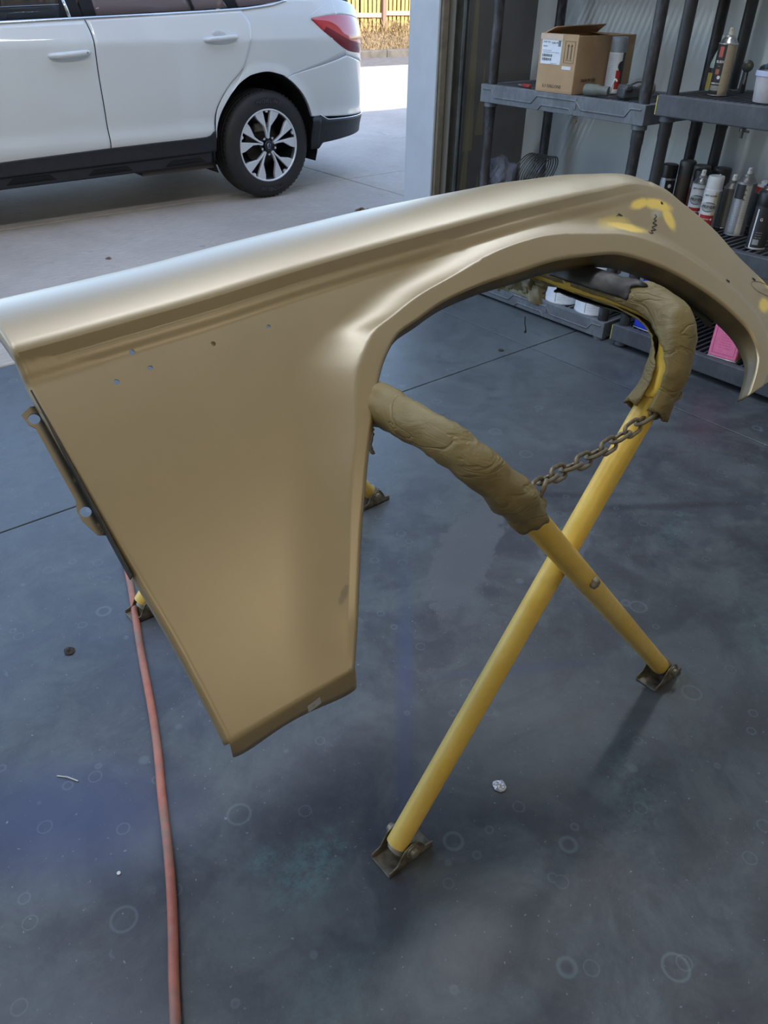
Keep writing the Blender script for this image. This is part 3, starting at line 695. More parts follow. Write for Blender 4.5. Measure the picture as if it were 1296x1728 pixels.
# ================================================================= HOSE AND DEBRIS
k = NT('faded_red_hose'); v = k.tc(); n = k.noise(v, 5, 6, .75)
k.l(k.mix(k.ramp(n, [(.46, 0), (.62, 1)]), k.mix(k.ramp(k.noise(v, 30, 4), [(.3, 0), (.7, 1)]), (.34, .105, .075), (.44, .17, .12)), (.20, .155, .135)), k.b.inputs['Base Color']); k.b.inputs['Roughness'].default_value = .6
k.bump(k.noise(v, 150, 3), .2, .002)
hp = cr([(-.05, .12, .0088), (.03, .43, .0088), (.095, .579, .0088), (.147, .686, .0088), (.233, .891, .0088), (.308, 1.09, .0088), (.410, 1.392, .0088), (.500, 1.668, .0088), (.60, 1.98, .0088), (.68, 2.3, .0088), (.66, 2.7, .0088)], 10)
tag(MB().tube([(p.x+.0015*math.sin(i*.4), p.y, p.z) for i, p in enumerate(hp)], .0086, 14).build('air_hose', k.m), 'faded red rubber air hose running across the shop floor under the fender', 'hose')
M_foil = mat('crumpled_foil', (.75, .75, .78), .3, .7, var=.3, vs=120, bump=.8, bs=120)
def scrap(name, loc, r, m, seed, flat=.25, n=14):
    V = [Vector((0, 0, r*flat))]; F = []
    for j in (1, 2, 3):
        for i in range(n):
            a = 2*PI*i/n; q = r*j/3*(1+.3*noise.noise(Vector((math.cos(a)*1.5, math.sin(a)*1.5, seed)))); V.append(Vector((q*math.cos(a), q*math.sin(a), max(.0, r*flat*(.5+noise.noise(Vector((a*2, j*3, seed)))))*(1 if j < 3 else .4))))
    for i in range(n):
        F.append((0, 1+i, 1+(i+1) % n))
        for j in (0, 1): F.append((1+j*n+i, 1+(j+1)*n+i, 1+(j+1)*n+(i+1) % n, 1+j*n+(i+1) % n))
    o = mesh(name, V, F, m, mw=T(loc[0], loc[1], loc[2]+.0012)); s_ = o.modifiers.new('t', 'SOLIDIFY'); s_.thickness = .0006; s_.offset = 1; return o
tag(scrap('foil_scrap', (.79, .558, .0), .0135, M_foil, 2), 'small crumpled silver foil scrap on the floor between the stand feet', 'scrap')
M_leaf = mat('dark_leaf', (.03, .025, .02), .8); M_leafb = mat('brown_leaf', (.22, .13, .07), .8, var=.5, vs=60)
tag(scrap('leaf_scrap', (.262, 1.453, 0), .013, M_leaf, 5, .5, 9), 'small dark curled leaf on the floor left of the hose', 'leaf')
tag(scrap('leaf_scrap', (3.465, 4.408, -.002), .055, M_leafb, 8, .5), 'brown curled leaf on the concrete driveway beside the door jamb', 'leaf')
tag(scrap('leaf_scrap', (1.594, 4.38, -.002), .018, M_leafb, 3, .4, 9), 'tiny brown leaf on the driveway in front of the car', 'leaf')
tag(scrap('leaf_scrap', (2.42, 2.09, 0), .012, M_leaf, 13, .5, 8), 'tiny dark chip on the floor near the crossing of the floor joints', 'leaf')
tag(scrap('paint_chip', (.127, .86, 0), .0035, mat('white_chip', (.7, .7, .68), .7), 6, .4, 8), 'tiny pale paint chip on the floor left of the hose', 'chip')
tag(MB().tube([(.115, 1.129, .0015), (.130, 1.112, .003), (.143, 1.091, .0015)], .0013, 6).build('wire_bit', mat('pale_wire', (.55, .55, .53), .5)), 'short pale straight wire on the floor left of the red hose', 'wire')

# ================================================================= RACKS
def rack_mat(name, c1, c2, dust, da):
    k = NT(name); v = k.tc(); n = k.noise(v, 7, 6, .7); d = k.noise(k.mapping(v, sc=(1, 1, .4)), 18, 7, .8)
    c = k.mix(k.ramp(n, [(.35, 0), (.65, 1)]), c1, c2); c = k.mix(k.math('MULTIPLY', k.ramp(d, [(.48, 0), (.66, 1)]), da), c, dust)
    k.l(c, k.b.inputs['Base Color']); k.b.inputs['Roughness'].default_value = .5; k.bump(k.noise(v, 90, 4), .12, .002); return k.m
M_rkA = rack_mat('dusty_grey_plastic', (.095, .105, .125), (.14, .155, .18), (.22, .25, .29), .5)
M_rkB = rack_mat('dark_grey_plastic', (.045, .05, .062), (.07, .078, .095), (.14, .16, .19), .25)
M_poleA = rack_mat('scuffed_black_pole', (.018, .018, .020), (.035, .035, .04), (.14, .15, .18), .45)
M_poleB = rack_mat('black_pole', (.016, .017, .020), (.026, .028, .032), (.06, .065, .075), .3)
M_ytape = mat('yellow_edge_tape', (.75, .66, .18), .6, var=.2, vs=60)
X0, X1 = 2.862, 3.352
def rack(name, label, y0, y1, lv, mr, mp, style):
    r = thing(name, label, 'shelving unit', ((X0+X1)/2, (y0+y1)/2, 0)); cx, cy = (X0+X1)/2, (y0+y1)/2
    hx, hy = (X1-X0)/2, (y1-y0)/2; H = .072
    px, py = hx-.036, hy-.036
    sm_ = None
    for ti, z in enumerate(lv):
        m = MB()
        # rim: outer skin with rolled top edge and inner wall
        for (a0, a1, b0, b1) in ((-hx, -hx+.012, -hy, hy), (hx-.012, hx, -hy, hy), (-hx+.012, hx-.012, -hy, -hy+.012), (-hx+.012, hx-.012, hy-.012, hy)): m.box(a0, a1, b0, b1, -H, 0)
        for (a0, a1, b0, b1) in ((-hx+.012, -hx+.034, -hy+.012, hy-.012), (hx-.034, hx-.012, -hy+.012, hy-.012), (-hx+.034, hx-.034, -hy+.012, -hy+.034), (-hx+.034, hx-.034, hy-.034, hy-.012)): m.box(a0, a1, b0, b1, -.012, 0)
        if style == 'A':   # raised zigzag relief on the front
            for s_ in (-1, 1):
                pr = [(s_*.34, -.066), (s_*.33, -.028), (s_*.10, -.028), (s_*.08, -.046), (s_*.10, -.052), (s_*.32, -.052)]
                rid = [(s_*.425, -.018), (s_*.375, -.018), (s_*.352, -.048), (s_*.135, -.048), (s_*.105, -.018), (0, -.018)]
                for (a, b), (c_, d_) in zip(rid, rid[1:]):
                    m.tube([(-hx, a, b), (-hx, c_, d_)], .0045, 6)
                m.tube([(-hx, s_*.095, -.07), (-hx, s_*.075, -.05), (-hx, 0, -.05)], .0045, 6)
            m.box(-hx-.003, -hx+.002, -.11, -.098, -.05, -.008)
        o = m.build('shelf', mr, r, smooth=False, bevel=.004, seg=2, mw=T(0, 0, z))
        n = 30 if ti < 3 else 0
        if ti < 3:
            for i in range(n):
                y = -hy+.034+(2*hy-.068)*(i+.5)/n
                if sm_ is None: sm_ = MB().box(-hx+.03, hx-.03, -.0045, .0045, -.018, -.002).build('slat', mr, o, smooth=False); c = sm_
                else: c = sm_.copy(); COL.objects.link(c); c.parent = o
                c.matrix_local = T(0, y, 0)
            for x in (-.12, 0, .12): MB().box(x-.006, x+.006, -hy+.03, hy-.03, -.03, -.017).build('cross_rib', mr, o, smooth=False)
        else:
            g = MB()
            for i in range(30): y = -hy+.034+(2*hy-.068)*(i+.5)/30; g.box(-hx+.03, hx-.03, y-.0045, y+.0045, -.018, -.002)
            tag(g.build('slat_grid', mr, o, smooth=False), kind='stuff')
        # corner sockets
        for sx in (-1, 1):
            for sy in (-1, 1): MB().lathe([(.030, -.09), (.030, -.004), (.026, -.001)], 18, org=(sx*px, sy*py, 0)).build('corner_socket', mr, o)
    for sx in (-1, 1):
        for sy in (-1, 1):
            ptop = lv[-1]; pr = [(.0225, 0.0)]
            MB().lathe([(.0, .002), (.026, .002), (.026, .02), (.0235, .03), (.0235, lv[0]-.07), (.0235, lv[1]-.13), (.0235, lv[1]-.002), (.0225, lv[1]), (.0225, lv[2]-.15), (.0245, lv[2]-.14), (.0245, lv[2]-.002), (.0225, lv[2]), (.0225, ptop-.09), (0, ptop-.09)], 20, org=(sx*px, sy*py, 0)).build('pole', mp, r)
    if style == 'B':
        for z in lv[:3]: MB().box(-hx-.0015, -hx+.02, hy-.001, hy+.0015, z-.068, z-.004).build('edge_tape', M_ytape, r, smooth=False)
    return r
LA = [.085, .500, .953, 1.40, 1.86]; LB = [.098, .520, .995, 1.45, 1.90]
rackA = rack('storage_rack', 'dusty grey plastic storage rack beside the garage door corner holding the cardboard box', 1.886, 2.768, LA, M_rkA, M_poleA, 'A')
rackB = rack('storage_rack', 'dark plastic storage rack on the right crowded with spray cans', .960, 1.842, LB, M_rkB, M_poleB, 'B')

# ================================================================= CANS
def C_(c, name=None, r=.4, me=0.0): return mat(name or ('paint_%02x%02x%02x_%d' % (int(c[0]*255), int(c[1]*255), int(c[2]*255), int(r*10+me*100))), c, r, me, var=.12, vs=60)
M_tin = mat('bright_tin', (.62, .62, .64), .28, .9, var=.15, vs=40)
CAMDIR = lambda x, y: math.atan2(-y, -x)      # angle on the can that faces the photographer
def spray(name, label, x, y, z, R_, h, body, regions=None, cap=None, nozzle=None, dome=None, group='aerosol cans on the right rack', texts=(), tilt=0):
    """regions: list (z0,z1,a0,a1,material) painted on the body, angles relative to the viewer side"""
    t = thing(name, label, 'spray can', (x, y, z), 0, group)
    va = CAMDIR(x, y); mats = [body]; zs = sorted(set([.004, h]+[q for g in (regions or []) for q in (g[0]*h, g[1]*h)]))
    zs = sorted(set(zs+[h*i/12 for i in range(1, 12)]))
    for g in regions or []:
        if g[4] not in mats: mats.append(g[4])
    prof = [(R_*.93, 0), (R_, .004)]+[(R_, q) for q in zs if .004 < q <= h]
    def mif(i, a):
        zc = (prof[i][1]+prof[i+1][1])/2; d = (a-va+PI) % (2*PI)-PI; r = 0
        for g in regions or []:
            if g[0]*h <= zc <= g[1]*h and g[2] <= d <= g[3]: r = mats.index(g[4])
        return r
    MB().lathe(prof, 40, mif=mif).build('can_body', mats, t)
    MB().lathe([(R_*1.03, -.0), (R_*1.03, .0025), (R_*.97, .004)], 32).build('base_rim', M_tin, t)
    if cap:
        ch, cm, cr_ = cap
        if cr_ > R_*.99: pr = [(cr_, h-.001), (cr_, h+ch*.86), (cr_*.96, h+ch*.95), (cr_*.86, h+ch), (0, h+ch)]
        else: pr = [(R_, h), (R_*.98, h+.004), (cr_, h+.005), (cr_*.98, h+ch-.004), (cr_*.9, h+ch), (0, h+ch)]
        MB().lathe(pr, 32).build('cap', cm, t)
    else:
        dm = dome or M_tin
        MB().lathe([(R_*1.03, h-.001), (R_*1.03, h+.002), (R_*.92, h+.004), (R_*.74, h+.015), (R_*.55, h+.020), (R_*.52, h+.021), (R_*.52, h+.028), (R_*.44, h+.030), (0, h+.028)], 32).build('dome', dm, t)
        nm = nozzle or C_((.85, .85, .85))
        nz = MB().lathe([(.0100, h+.026), (.0105, h+.034), (.0088, h+.037), (.0088, h+.048), (.0070, h+.051), (0, h+.051)], 14).build('nozzle', nm, t)
        MB().lathe([(0, 0), (.0016, 0), (.0016, .001), (0, .001)], 8, org=(math.cos(va)*.0086, math.sin(va)*.0086, h+.043), axis=(math.cos(va), math.sin(va), 0)).build('orifice', M_blk, nz)
    for (b, s_, zz, da, mm, sh) in texts:
        text('can_lettering', b, s_, mm, t, wrap=(R_, va+da, zz*h), shear=sh)
    return t
BLK = C_((.012, .012, .014)); DGR = C_((.035, .034, .038)); WHT = C_((.74, .75, .78)); RED = C_((.42, .030, .028)); GRY = C_((.30, .32, .34)); SIL = C_((.42, .44, .47), r=.35, me=.6)
TXT = C_((.02, .02, .02), 'print_black'); TXW = C_((.85, .85, .85), 'print_white'); CREAM = C_((.60, .52, .36)); BRN = C_((.075, .058, .050), r=.35); TAN = C_((.40, .34, .23))
z2 = LB[1]
def oval(t, R_, va, zc, w, h, m, off, nseg=36):
    V = [Vector(((R_+off)*math.cos(va), (R_+off)*math.sin(va), zc))]; F = []; rings = 3
    for j in range(1, rings+1):
        for i in range(nseg):
            a = 2*PI*i/nseg; x = w*math.cos(a)*j/rings; q = va+x/R_; V.append(Vector(((R_+off)*math.cos(q), (R_+off)*math.sin(q), zc+h*math.sin(a)*j/rings)))
    for i in range(nseg):
        F.append((0, 1+i, 1+(i+1) % nseg))
        for j in range(rings-1): F.append((1+j*nseg+i, 1+(j+1)*nseg+i, 1+(j+1)*nseg+(i+1) % nseg, 1+j*nseg+(i+1) % nseg))
    return mesh('label_oval', V, F, m, t, True)
# back row first
t = spray('spray_can', 'black capped can lettered adhesion promoter, leftmost of the front cans on the right rack', 3.198, 1.930, LA[1], .033, .155, WHT, [(.0, 1, .62, 3.2, DGR), (.0, 1, -3.2, -.75, C_((.45, .52, .60))), (.62, .95, -.25, .62, BLK), (.94, 1, -3.2, 3.2, M_tin)], cap=(.052, BLK, .0335), texts=(('ADHESION', .0125, .52, .12, TXT, .25), ('PROMOTER', .0125, .40, .10, TXT, .25), ('CLEAR', .006, .31, .0, TXT, 0)))
oval(t, .033, CAMDIR(3.198, 1.93)+.36, .155*.80, .007, .008, WHT, .0005)
spray('spray_can', 'dark brown can with dark cap behind the adhesion promoter can', 3.255, 1.884, LA[1]+.012, .033, .155, BRN, [(.0, .97, -.55, -.45, TAN)], cap=(.055, C_((.05, .055, .058)), .034))
spray('spray_can', 'grey brown capped can in the back row beside the rack poles', 3.250, 1.812, z2, .034, .15, C_((.22, .21, .19)), [(0, .7, -3, 3, C_((.20, .06, .05)))], cap=(.045, C_((.12, .12, .115)), .034))
spray('spray_can', 'black capped can right behind the left primer can', 3.190, 1.769, z2, .034, .145, DGR, cap=(.045, BLK, .0345))
t = spray('spray_can', 'black capped can with rounded shoulders in the back row, right of the other dark caps', 3.270, 1.730, z2, .036, .15, DGR, cap=(.045, C_((.028, .028, .034)), .036))
def primer(label, x, y, capped):
    t = spray('spray_can', label, x, y, z2, .0335, .150 if not capped else .150, WHT, [(0, .40, -1.0, .75, RED), (0, 1, .75, 3.2, GRY), (.40, .98, .3, .75, CREAM if capped else WHT)], cap=(.052, C_((.70, .72, .76), 'frosted_cap', .5), .0315) if capped else None,
              texts=(('RUST-OLEUM', .0078, .885, -.16, TXT, .1), ('PRIMER', .0165, .60, -.16, TXT, .15), ('SANDABLE', .0065, .30, -.2, TXW, 0), ('AUTO', .009, .16, -.2, TXW, .2)))
    va = CAMDIR(x, y)-.16
    oval(t, .0335, va, .150*.60, .0315, .0185, TXT, .0001)['label'] = 'black oval rim'; oval(t, .0335, va, .150*.60, .0288, .0158, C_((.42, .44, .46)), .0003)
    oval(t, .0335, CAMDIR(x, y)+.42, .150*.30, .006, .006, TXT, .0003); oval(t, .0335, CAMDIR(x, y)+.46, .150*.30, .004, .0045, WHT, .0006); return t
primer('red and white primer can with silver dome and bare white nozzle', 3.130, 1.733, False)
t = primer('red and white primer can with frosted white cap', 3.055, 1.633, True)
MB().lathe([(.005, 0), (.005, .006), (0, .008)], 10, org=(.012, -.006, .2)).build('cap_knob', WHT, t)
TXG = C_((.18, .19, .2), 'print_grey')
lines = tuple(('-- --- ---- -- ---', .006, .9-.055*i, .0, TXG, 0) for i in range(10))
spray('spray_can', 'grey green can with small white nozzle right of the frosted capped primer', 3.150, 1.607, z2, .0325, .150, C_((.20, .195, .165)), [(.0, 1, -3.2, -.5, C_((.13, .13, .125)))], dome=C_((.30, .30, .28), r=.35, me=.5), texts=tuple(('--- ---- -- ---', .006, .9-.06*i, .1, C_((.34, .33, .28)), 0) for i in range(12)))
spray('spray_can', 'tall silver can with cream label strip and wide grey dome', 3.085, 1.520, z2, .0375, .195, SIL, [(.70, .97, -1.1, -.02, DGR), (.02, .96, -.02, .72, C_((.55, .53, .47))), (0, 1, .72, 3.2, C_((.14, .15, .19)))], dome=C_((.42, .42, .42), r=.3, me=.7), nozzle=C_((.55, .56, .58)),
      texts=tuple(('A', .012, .88-.09*i, .08, TXT, 0) for i in range(3))+tuple(('-- --- --', .006, .75-.05*i, .45, TXG, 0) for i in range(11))+tuple(('--- -- ---- --', .0055, .66-.045*i, -.5, WHT, 0) for i in range(11)))
spray('spray_can', 'blue grey metallic can with bright blue nozzle', 3.165, 1.470, z2, .0335, .150, C_((.19, .22, .27), r=.35, me=.4), [(.0, .25, -1, .6, C_((.34, .36, .40))), (0, 1, .6, 3.2, C_((.10, .11, .13)))], nozzle=C_((.03, .07, .55)), texts=tuple(('--- ---- --', .006, .7-.06*i, .1, TXG, 0) for i in range(8)))
spray('spray_can', 'black can with white outlined label at the front edge of the right rack', 2.965, 1.365, z2, .0345, .150, DGR, [(.02, .95, -.74, -.66, WHT), (.02, .05, -.7, 2, WHT), (.12, .25, -.5, .2, GRY)], cap=(.05, BLK, .034), texts=(('G', .014, .72, -.1, TXW, 0), ('---- --- --', .006, .42, 0, TXW, 0), ('--- ---- --', .006, .36, 0, TXW, 0), ('---- -- ---', .006, .30, 0, TXW, 0)))
spray('spray_can', 'can with red shoulder and white cap at the right edge of the photograph', 3.27, 1.530, z2, .034, .155, C_((.10, .13, .14)), [(.84, 1, -3.2, 3.2, C_((.62, .045, .03)))], cap=(.02, WHT, .022))
t = thing('bottle', 'small clear capped bottle left of the adhesion promoter can', 'bottle', (3.04, 1.925, LA[1])); MB().lathe([(.018, 0), (.02, .004), (.02, .10), (.010, .125), (.010, .14)], 20).build('bottle_body', C_((.45, .5, .55)), t); MB().lathe([(.012, .135), (.012, .158), (0, .16)], 16).build('cap', WHT, t)
# third shelf
za, zb = LA[2], LB[2]
t = spray('spray_can', 'white and red primer can with grey cap beside the cardboard box', 3.085, 2.215, za, .0335, .150, WHT, [(.12, .58, .12, .85, RED), (.0, 1, .85, 3.2, DGR), (.0, .97, -3.2, -.05, C_((.60, .66, .76)))], cap=(.055, C_((.22, .25, .29)), .0325), group='aerosol cans on the upper shelf', texts=tuple(('--- -- ---', .006, .86-.055*i, -.55, TXG, 0) for i in range(12)))
oval(t, .0335, CAMDIR(3.085, 2.215)+.80, .150*.68, .017, .019, DGR, .0004)
t = spray('spray_can', 'grimy half tan can with metal dome on the upper right shelf', 3.045, 1.710, zb, .0330, .165, C_((.035, .032, .035)), [(.0, 1.0, -.02, 3.2, C_((.42, .35, .25))), (.75, .95, -.75, -.3, C_((.55, .12, .09))), (.1, .2, -1.2, -.1, C_((.30, .28, .26))), (.42, .52, -.8, -.4, C_((.40, .14, .08)))], nozzle=C_((.62, .58, .48)), group='aerosol cans on the upper shelf', texts=(('RUBX', .012, .66, -.5, TXW, 0), ('----', .007, .58, -.5, TXW, 0), ('LUBRICANT', .007, .24, -.5, TXW, 0), ('--- ----', .006, .18, -.5, TXW, 0)))
oval(t, .033, CAMDIR(3.045, 1.71)-.28, .165*.36, .006, .006, WHT, .0005)
# cardboard box
def box():
    t = thing('cardboard_box', 'open brown cardboard box with shipping label on the upper left shelf', 'box', (3.065, 2.356, za), math.radians(1.5))
    k = NT('kraft_cardboard'); v = k.tc(); k.l(k.mix(k.ramp(k.noise(v, 8, 5), [(.3, 0), (.7, 1)]), (.38, .25, .14), (.45, .31, .185)), k.b.inputs['Base Color']); k.b.inputs['Roughness'].default_value = .8; k.bump(k.noise(k.mapping(v, sc=(1, 1, .05)), 200, 2), .1, .001); M_k = k.m
    hx, hy, H = .20, .096, .208; th = .004
    m = MB(); m.box(-hx, hx, -hy, hy, .001, .006)
    for (a0, a1, b0, b1) in ((-hx, -hx+th, -hy, hy), (hx-th, hx, -hy, hy), (-hx+th, hx-th, -hy, -hy+th), (-hx+th, hx-th, hy-th, hy)): m.box(a0, a1, b0, b1, .006, H)
    m.build('carton', M_k, t, smooth=False, bevel=.0015)
    def flap(nm, pts): 
        o = mesh(nm, pts, [(0, 1, 2, 3)], M_k, t); s_ = o.modifiers.new('t', 'SOLIDIFY'); s_.thickness = .0035
    flap('flap', [(-hx, -hy, H), (-hx, hy, H), (-hx+.075, hy-.006, H-.004), (-hx+.075, -hy+.006, H-.006)])
    flap('flap', [(hx, -hy, H), (hx, hy, H), (hx-.09, hy-.01, H+.004), (hx-.09, -hy+.01, H-.005)])
    flap('flap', [(-hx+.02, hy-.002, H), (hx-.02, hy-.002, H), (hx-.03, hy-.05, H+.03), (-hx+.03, hy-.05, H+.024)])
    MB().box(-.002, .0, -.055, .060, -.0, .02).build('tape_strip', C_((.55, .44, .36), r=.3), t, smooth=False, mw=T(-hx, .035, H-.019))
    F = lambda y, z, x=0: Matrix(((0, 0, -1, -hx-.0008-x), (-1, 0, 0, y), (0, 1, 0, z), (0, 0, 0, 1)))   # text facing -X
    lab = MB().box(-.0008, 0, -.034, .034, -.043, .043).build('shipping_label', C_((.72, .77, .88), 'label_paper', .5), t, smooth=False, mw=T(-hx, .034, .148) @ Matrix.Diagonal((1, 1.5, 1.05, 1)))
    def bar(y, z, w, h, m=TXT, p=lab, x=-.0014): MB().box(x, -.0008, y-w/2, y+w/2, z-h/2, z+h/2).build('print_bar', m, p, smooth=False)
    text('print', 'SHIP TO', .0065, TXG, lab, mw=Matrix(((0, 0, -1, -.0012), (-1, 0, 0, .018), (0, 1, 0, .031), (0, 0, 0, 1))))
    text('print', 'GA19', .009, TXT, lab, mw=Matrix(((0, 0, -1, -.0012), (-1, 0, 0, -.010), (0, 1, 0, .029), (0, 0, 0, 1))))
    text('print', '0234', .007, TXG, lab, mw=Matrix(((0, 0, -1, -.0012), (-1, 0, 0, .022), (0, 1, 0, .017), (0, 0, 0, 1))))
    rr_ = random.Random(2)
    for z in (-.014, -.027):
        y = .028
        while y > -.004:
            w = rr_.uniform(.0008, .0022); bar(y, z, w, .009); y -= w+rr_.uniform(.0008, .0018)
    for (y, z, w) in ((.015, .003, .03), (.0, -.003, .055), (-.012, -.04, .02)): bar(y, z, w, .0012, TXG)
    for q in range(5): bar(-.026, .036-q*.004, .009, .0028)
    arr = MB()
    for (y0, y1, z0, z1) in ((-.018, .018, .0445, .0455), (-.018, .018, -.0455, -.0445), (-.018, -.017, -.045, .045), (.017, .018, -.045, .045), (-.012, .012, -.0345, -.0330)): arr.box(-.001, 0, y0, y1, z0*.8, z1*.8)
    for y in (-.006, .006):
        arr.box(-.001, 0, y-.0014, y+.0014, -.024, .020)
        arr.prism([(y-.004, .019), (y+.004, .019), (y, .027)], -.001, 0, mat4=Matrix(((0, 0, 1, 0), (1, 0, 0, 0), (0, 1, 0, 0), (0, 0, 0, 1))))
    arr.build('this_way_up_mark', C_((.06, .045, .03), 'box_print'), t, smooth=False, mw=T(-hx, -.059, .150) @ Matrix.Diagonal((1, 1.4, 1.05, 1)))
    MB().box(-.0008, 0, -.015, .015, -.005, .005).build('small_label', C_((.66, .70, .78)), t, smooth=False, mw=T(-hx, -.052, .094) @ Matrix.Diagonal((1, 1.5, 1.2, 1)))
    text('print', '3.1 GALLONS', .0165, C_((.10, .075, .05), 'box_print2'), t, mw=F(.012, .024))
    text('print', 'MADE IN USA', .0165, C_((.10, .075, .05), 'box_print2'), t, mw=Matrix(((1, 0, 0, -.10), (0, 0, -1, -hy-.0008), (0, 1, 0, .05), (0, 0, 0, 1))))
box()
# dark tin behind the box, small red handled tool
t = thing('metal_tin', 'dark cylindrical tin in the back corner of the upper left shelf', 'tin', (3.245, 2.655, za)); MB().lathe([(.055, 0), (.056, .003), (.056, .165), (.052, .172), (0, .172)], 28).build('tin_body', C_((.022, .020, .022)), t); MB().lathe([(.058, .160), (.058, .168)], 28, cap=False).build('rim', DGR, t)
t = thing('utility_knife', 'small red and grey hand tool lying at the left of the upper shelf', 'tool', (2.925, 2.56, za), math.radians(70)); MB().box(-.045, .02, -.008, .008, 0, .014).build('handle', C_((.30, .04, .03)), t, bevel=.003); MB().box(.02, .055, -.006, .006, .004, .008).build('blade', SIL, t, smooth=False)
# grey sanding block, air tool, tan roll
M_old = C_((.14, .16, .15), 'oily_grey', .6)
t = thing('hose_coupling', 'short thick grey cylinder lying at the shelf edge in front of the box', 'coupling', (2.915, 2.165, za+.023), 0)
MB().lathe([(.0, -.052), (.020, -.052), (.022, -.045), (.022, .005), (.018, .012), (.018, .052), (0, .052)], 20, axis=(.22, -1, 0)).build('coupling_body', M_old, t)
t = thing('air_tool', 'dark air powered hand tool with a pale lever on the upper left shelf', 'tool', (2.965, 2.050, za), math.radians(-25))
MB().box(-.035, .035, -.03, .03, .004, .045).box(-.03, .0, -.036, .036, .03, .052).build('tool_head', C_((.07, .075, .08)), t, bevel=.006)
MB().tube(cr([(-.052, .055, .006), (-.052, .045, .035), (-.046, .036, .066), (-.04, .028, .060)], 5), .0035, 8).build('lever', C_((.60, .60, .58)), t)
MB().tube(cr([(.0, .02, .044), (.04, -.005, .066), (.075, -.03, .05)], 5), .008, 8).build('guard', C_((.16, .165, .17)), t)
t = thing('sanding_roll', 'tan paper roll lying behind the air tool', 'roll', (3.075, 2.045, za+.028), 0)
MB().lathe([(0, -.05), (.024, -.05), (.027, -.046), (.027, .046), (.024, .05), (0, .05)], 24, axis=(1, .25, .05)).build('roll_body', C_((.30, .25, .20)), t)
# bottle behind poles, spray guns, tub
t = thing('bottle', 'pale green bottle with yellow and black label behind the rack poles', 'bottle', (3.17, 1.80, zb)); MB().lathe([(.030, 0), (.032, .004), (.032, .09), (.024, .12), (.010, .155), (.010, .17)], 24).build('bottle_body', C_((.50, .60, .48)), t); MB().lathe([(.0325, .006), (.0325, .065)], 24).build('label_band', C_((.60, .40, .05)), t); MB().lathe([(.0327, .062), (.0327, .078)], 24).build('label_top_band', BLK, t); MB().lathe([(.013, .165), (.013, .185), (0, .187)], 16).build('cap', C_((.5, .5, .5)), t)
def gun(label, x, y, rz, ring):
    t = thing('spray_gun', label, 'spray gun', (x, y, zb), rz, 'spray guns on the upper right shelf')
    MB().lathe([(.0, .0), (.012, .0), (.013, .01), (.011, .045), (.010, .075), (0, .078)], 14).build('handle', C_((.05, .055, .06)), t)
    MB().lathe([(0, -.04), (.010, -.04), (.014, -.02), (.014, .02), (.019, .030), (.019, .042), (.010, .046), (0, .046)], 18, org=(0, 0, .088), axis=(0, -1, .1)).build('gun_body', C_((.16, .17, .18), r=.3, me=.7), t)
    MB().lathe([(.019, .028), (.0205, .030), (.0205, .036), (.019, .038)], 18, org=(0, 0, .088), axis=(0, -1, .1)).build('air_cap_ring', ring, t)
    MB().tube([(0, -.012, .08), (0, -.022, .055), (0, -.018, .03)], .003, 8).build('trigger', M_tin, t); return t
gun('dark spray gun standing right beside the grimy tan can', 3.21, 1.705, math.radians(-60), C_((.05, .05, .06)))
gun('spray gun with a blue ring behind the plastic tub', 3.205, 1.625, math.radians(-40), C_((.02, .22, .42)))
gun('spray gun standing furthest right, half hidden by the tub', 3.20, 1.540, math.radians(-20), C_((.1, .1, .11)))
t = thing('plastic_tub', 'cloudy white plastic tub with rim at the right end of the upper shelf', 'tub', (3.00, 1.487, zb)); MB().lathe([(.048, 0), (.050, .003), (.057, .082), (.060, .084), (.061, .096), (.055, .096), (.053, .080), (.046, .006), (0, .006)], 36).build('tub_body', C_((.55, .52, .56), 'cloudy_plastic', .5), t); MB().lathe([(.0612, .082), (.0615, .097), (.057, .098)], 36, cap=False).build('tub_rim', C_((.52, .56, .78)), t)
MB().lathe([(0, 0), (.006, 0), (.007, .05), (.012, .06), (.012, .075), (0, .08)], 10, org=(.01, .01, .05), axis=(.3, .3, .9)).build('brush_handle', DGR, t)
# hanging gun hooks below the upper right shelf, bag hanging from the shelf above the box
t = thing('hanging_nozzle', 'dark metal nozzle hanging under the upper right shelf', 'nozzle', (3.02, 1.56, zb-.072)); MB().lathe([(.004, 0), (.004, -.02), (.012, -.022), (.012, -.034), (.006, -.036), (.006, -.055), (0, -.056)], 12).build('nozzle_body', C_((.16, .16, .17), r=.3, me=.8), t); MB().tube([(0, 0, -.03), (.03, -.01, -.035)], .004, 8).build('stem', SIL, t)
t = thing('carabiner_hook', 'small brass hook hanging under the upper left shelf edge', 'hook', (2.875, 2.22, za-.072)); MB().tube(cr([(0, 0, .0), (.002, .006, -.010), (0, .006, -.022), (0, -.002, -.027), (0, -.006, -.018)], 5), .0022, 8).build('hook_body', C_((.20, .13, .07), r=.4, me=.6), t)

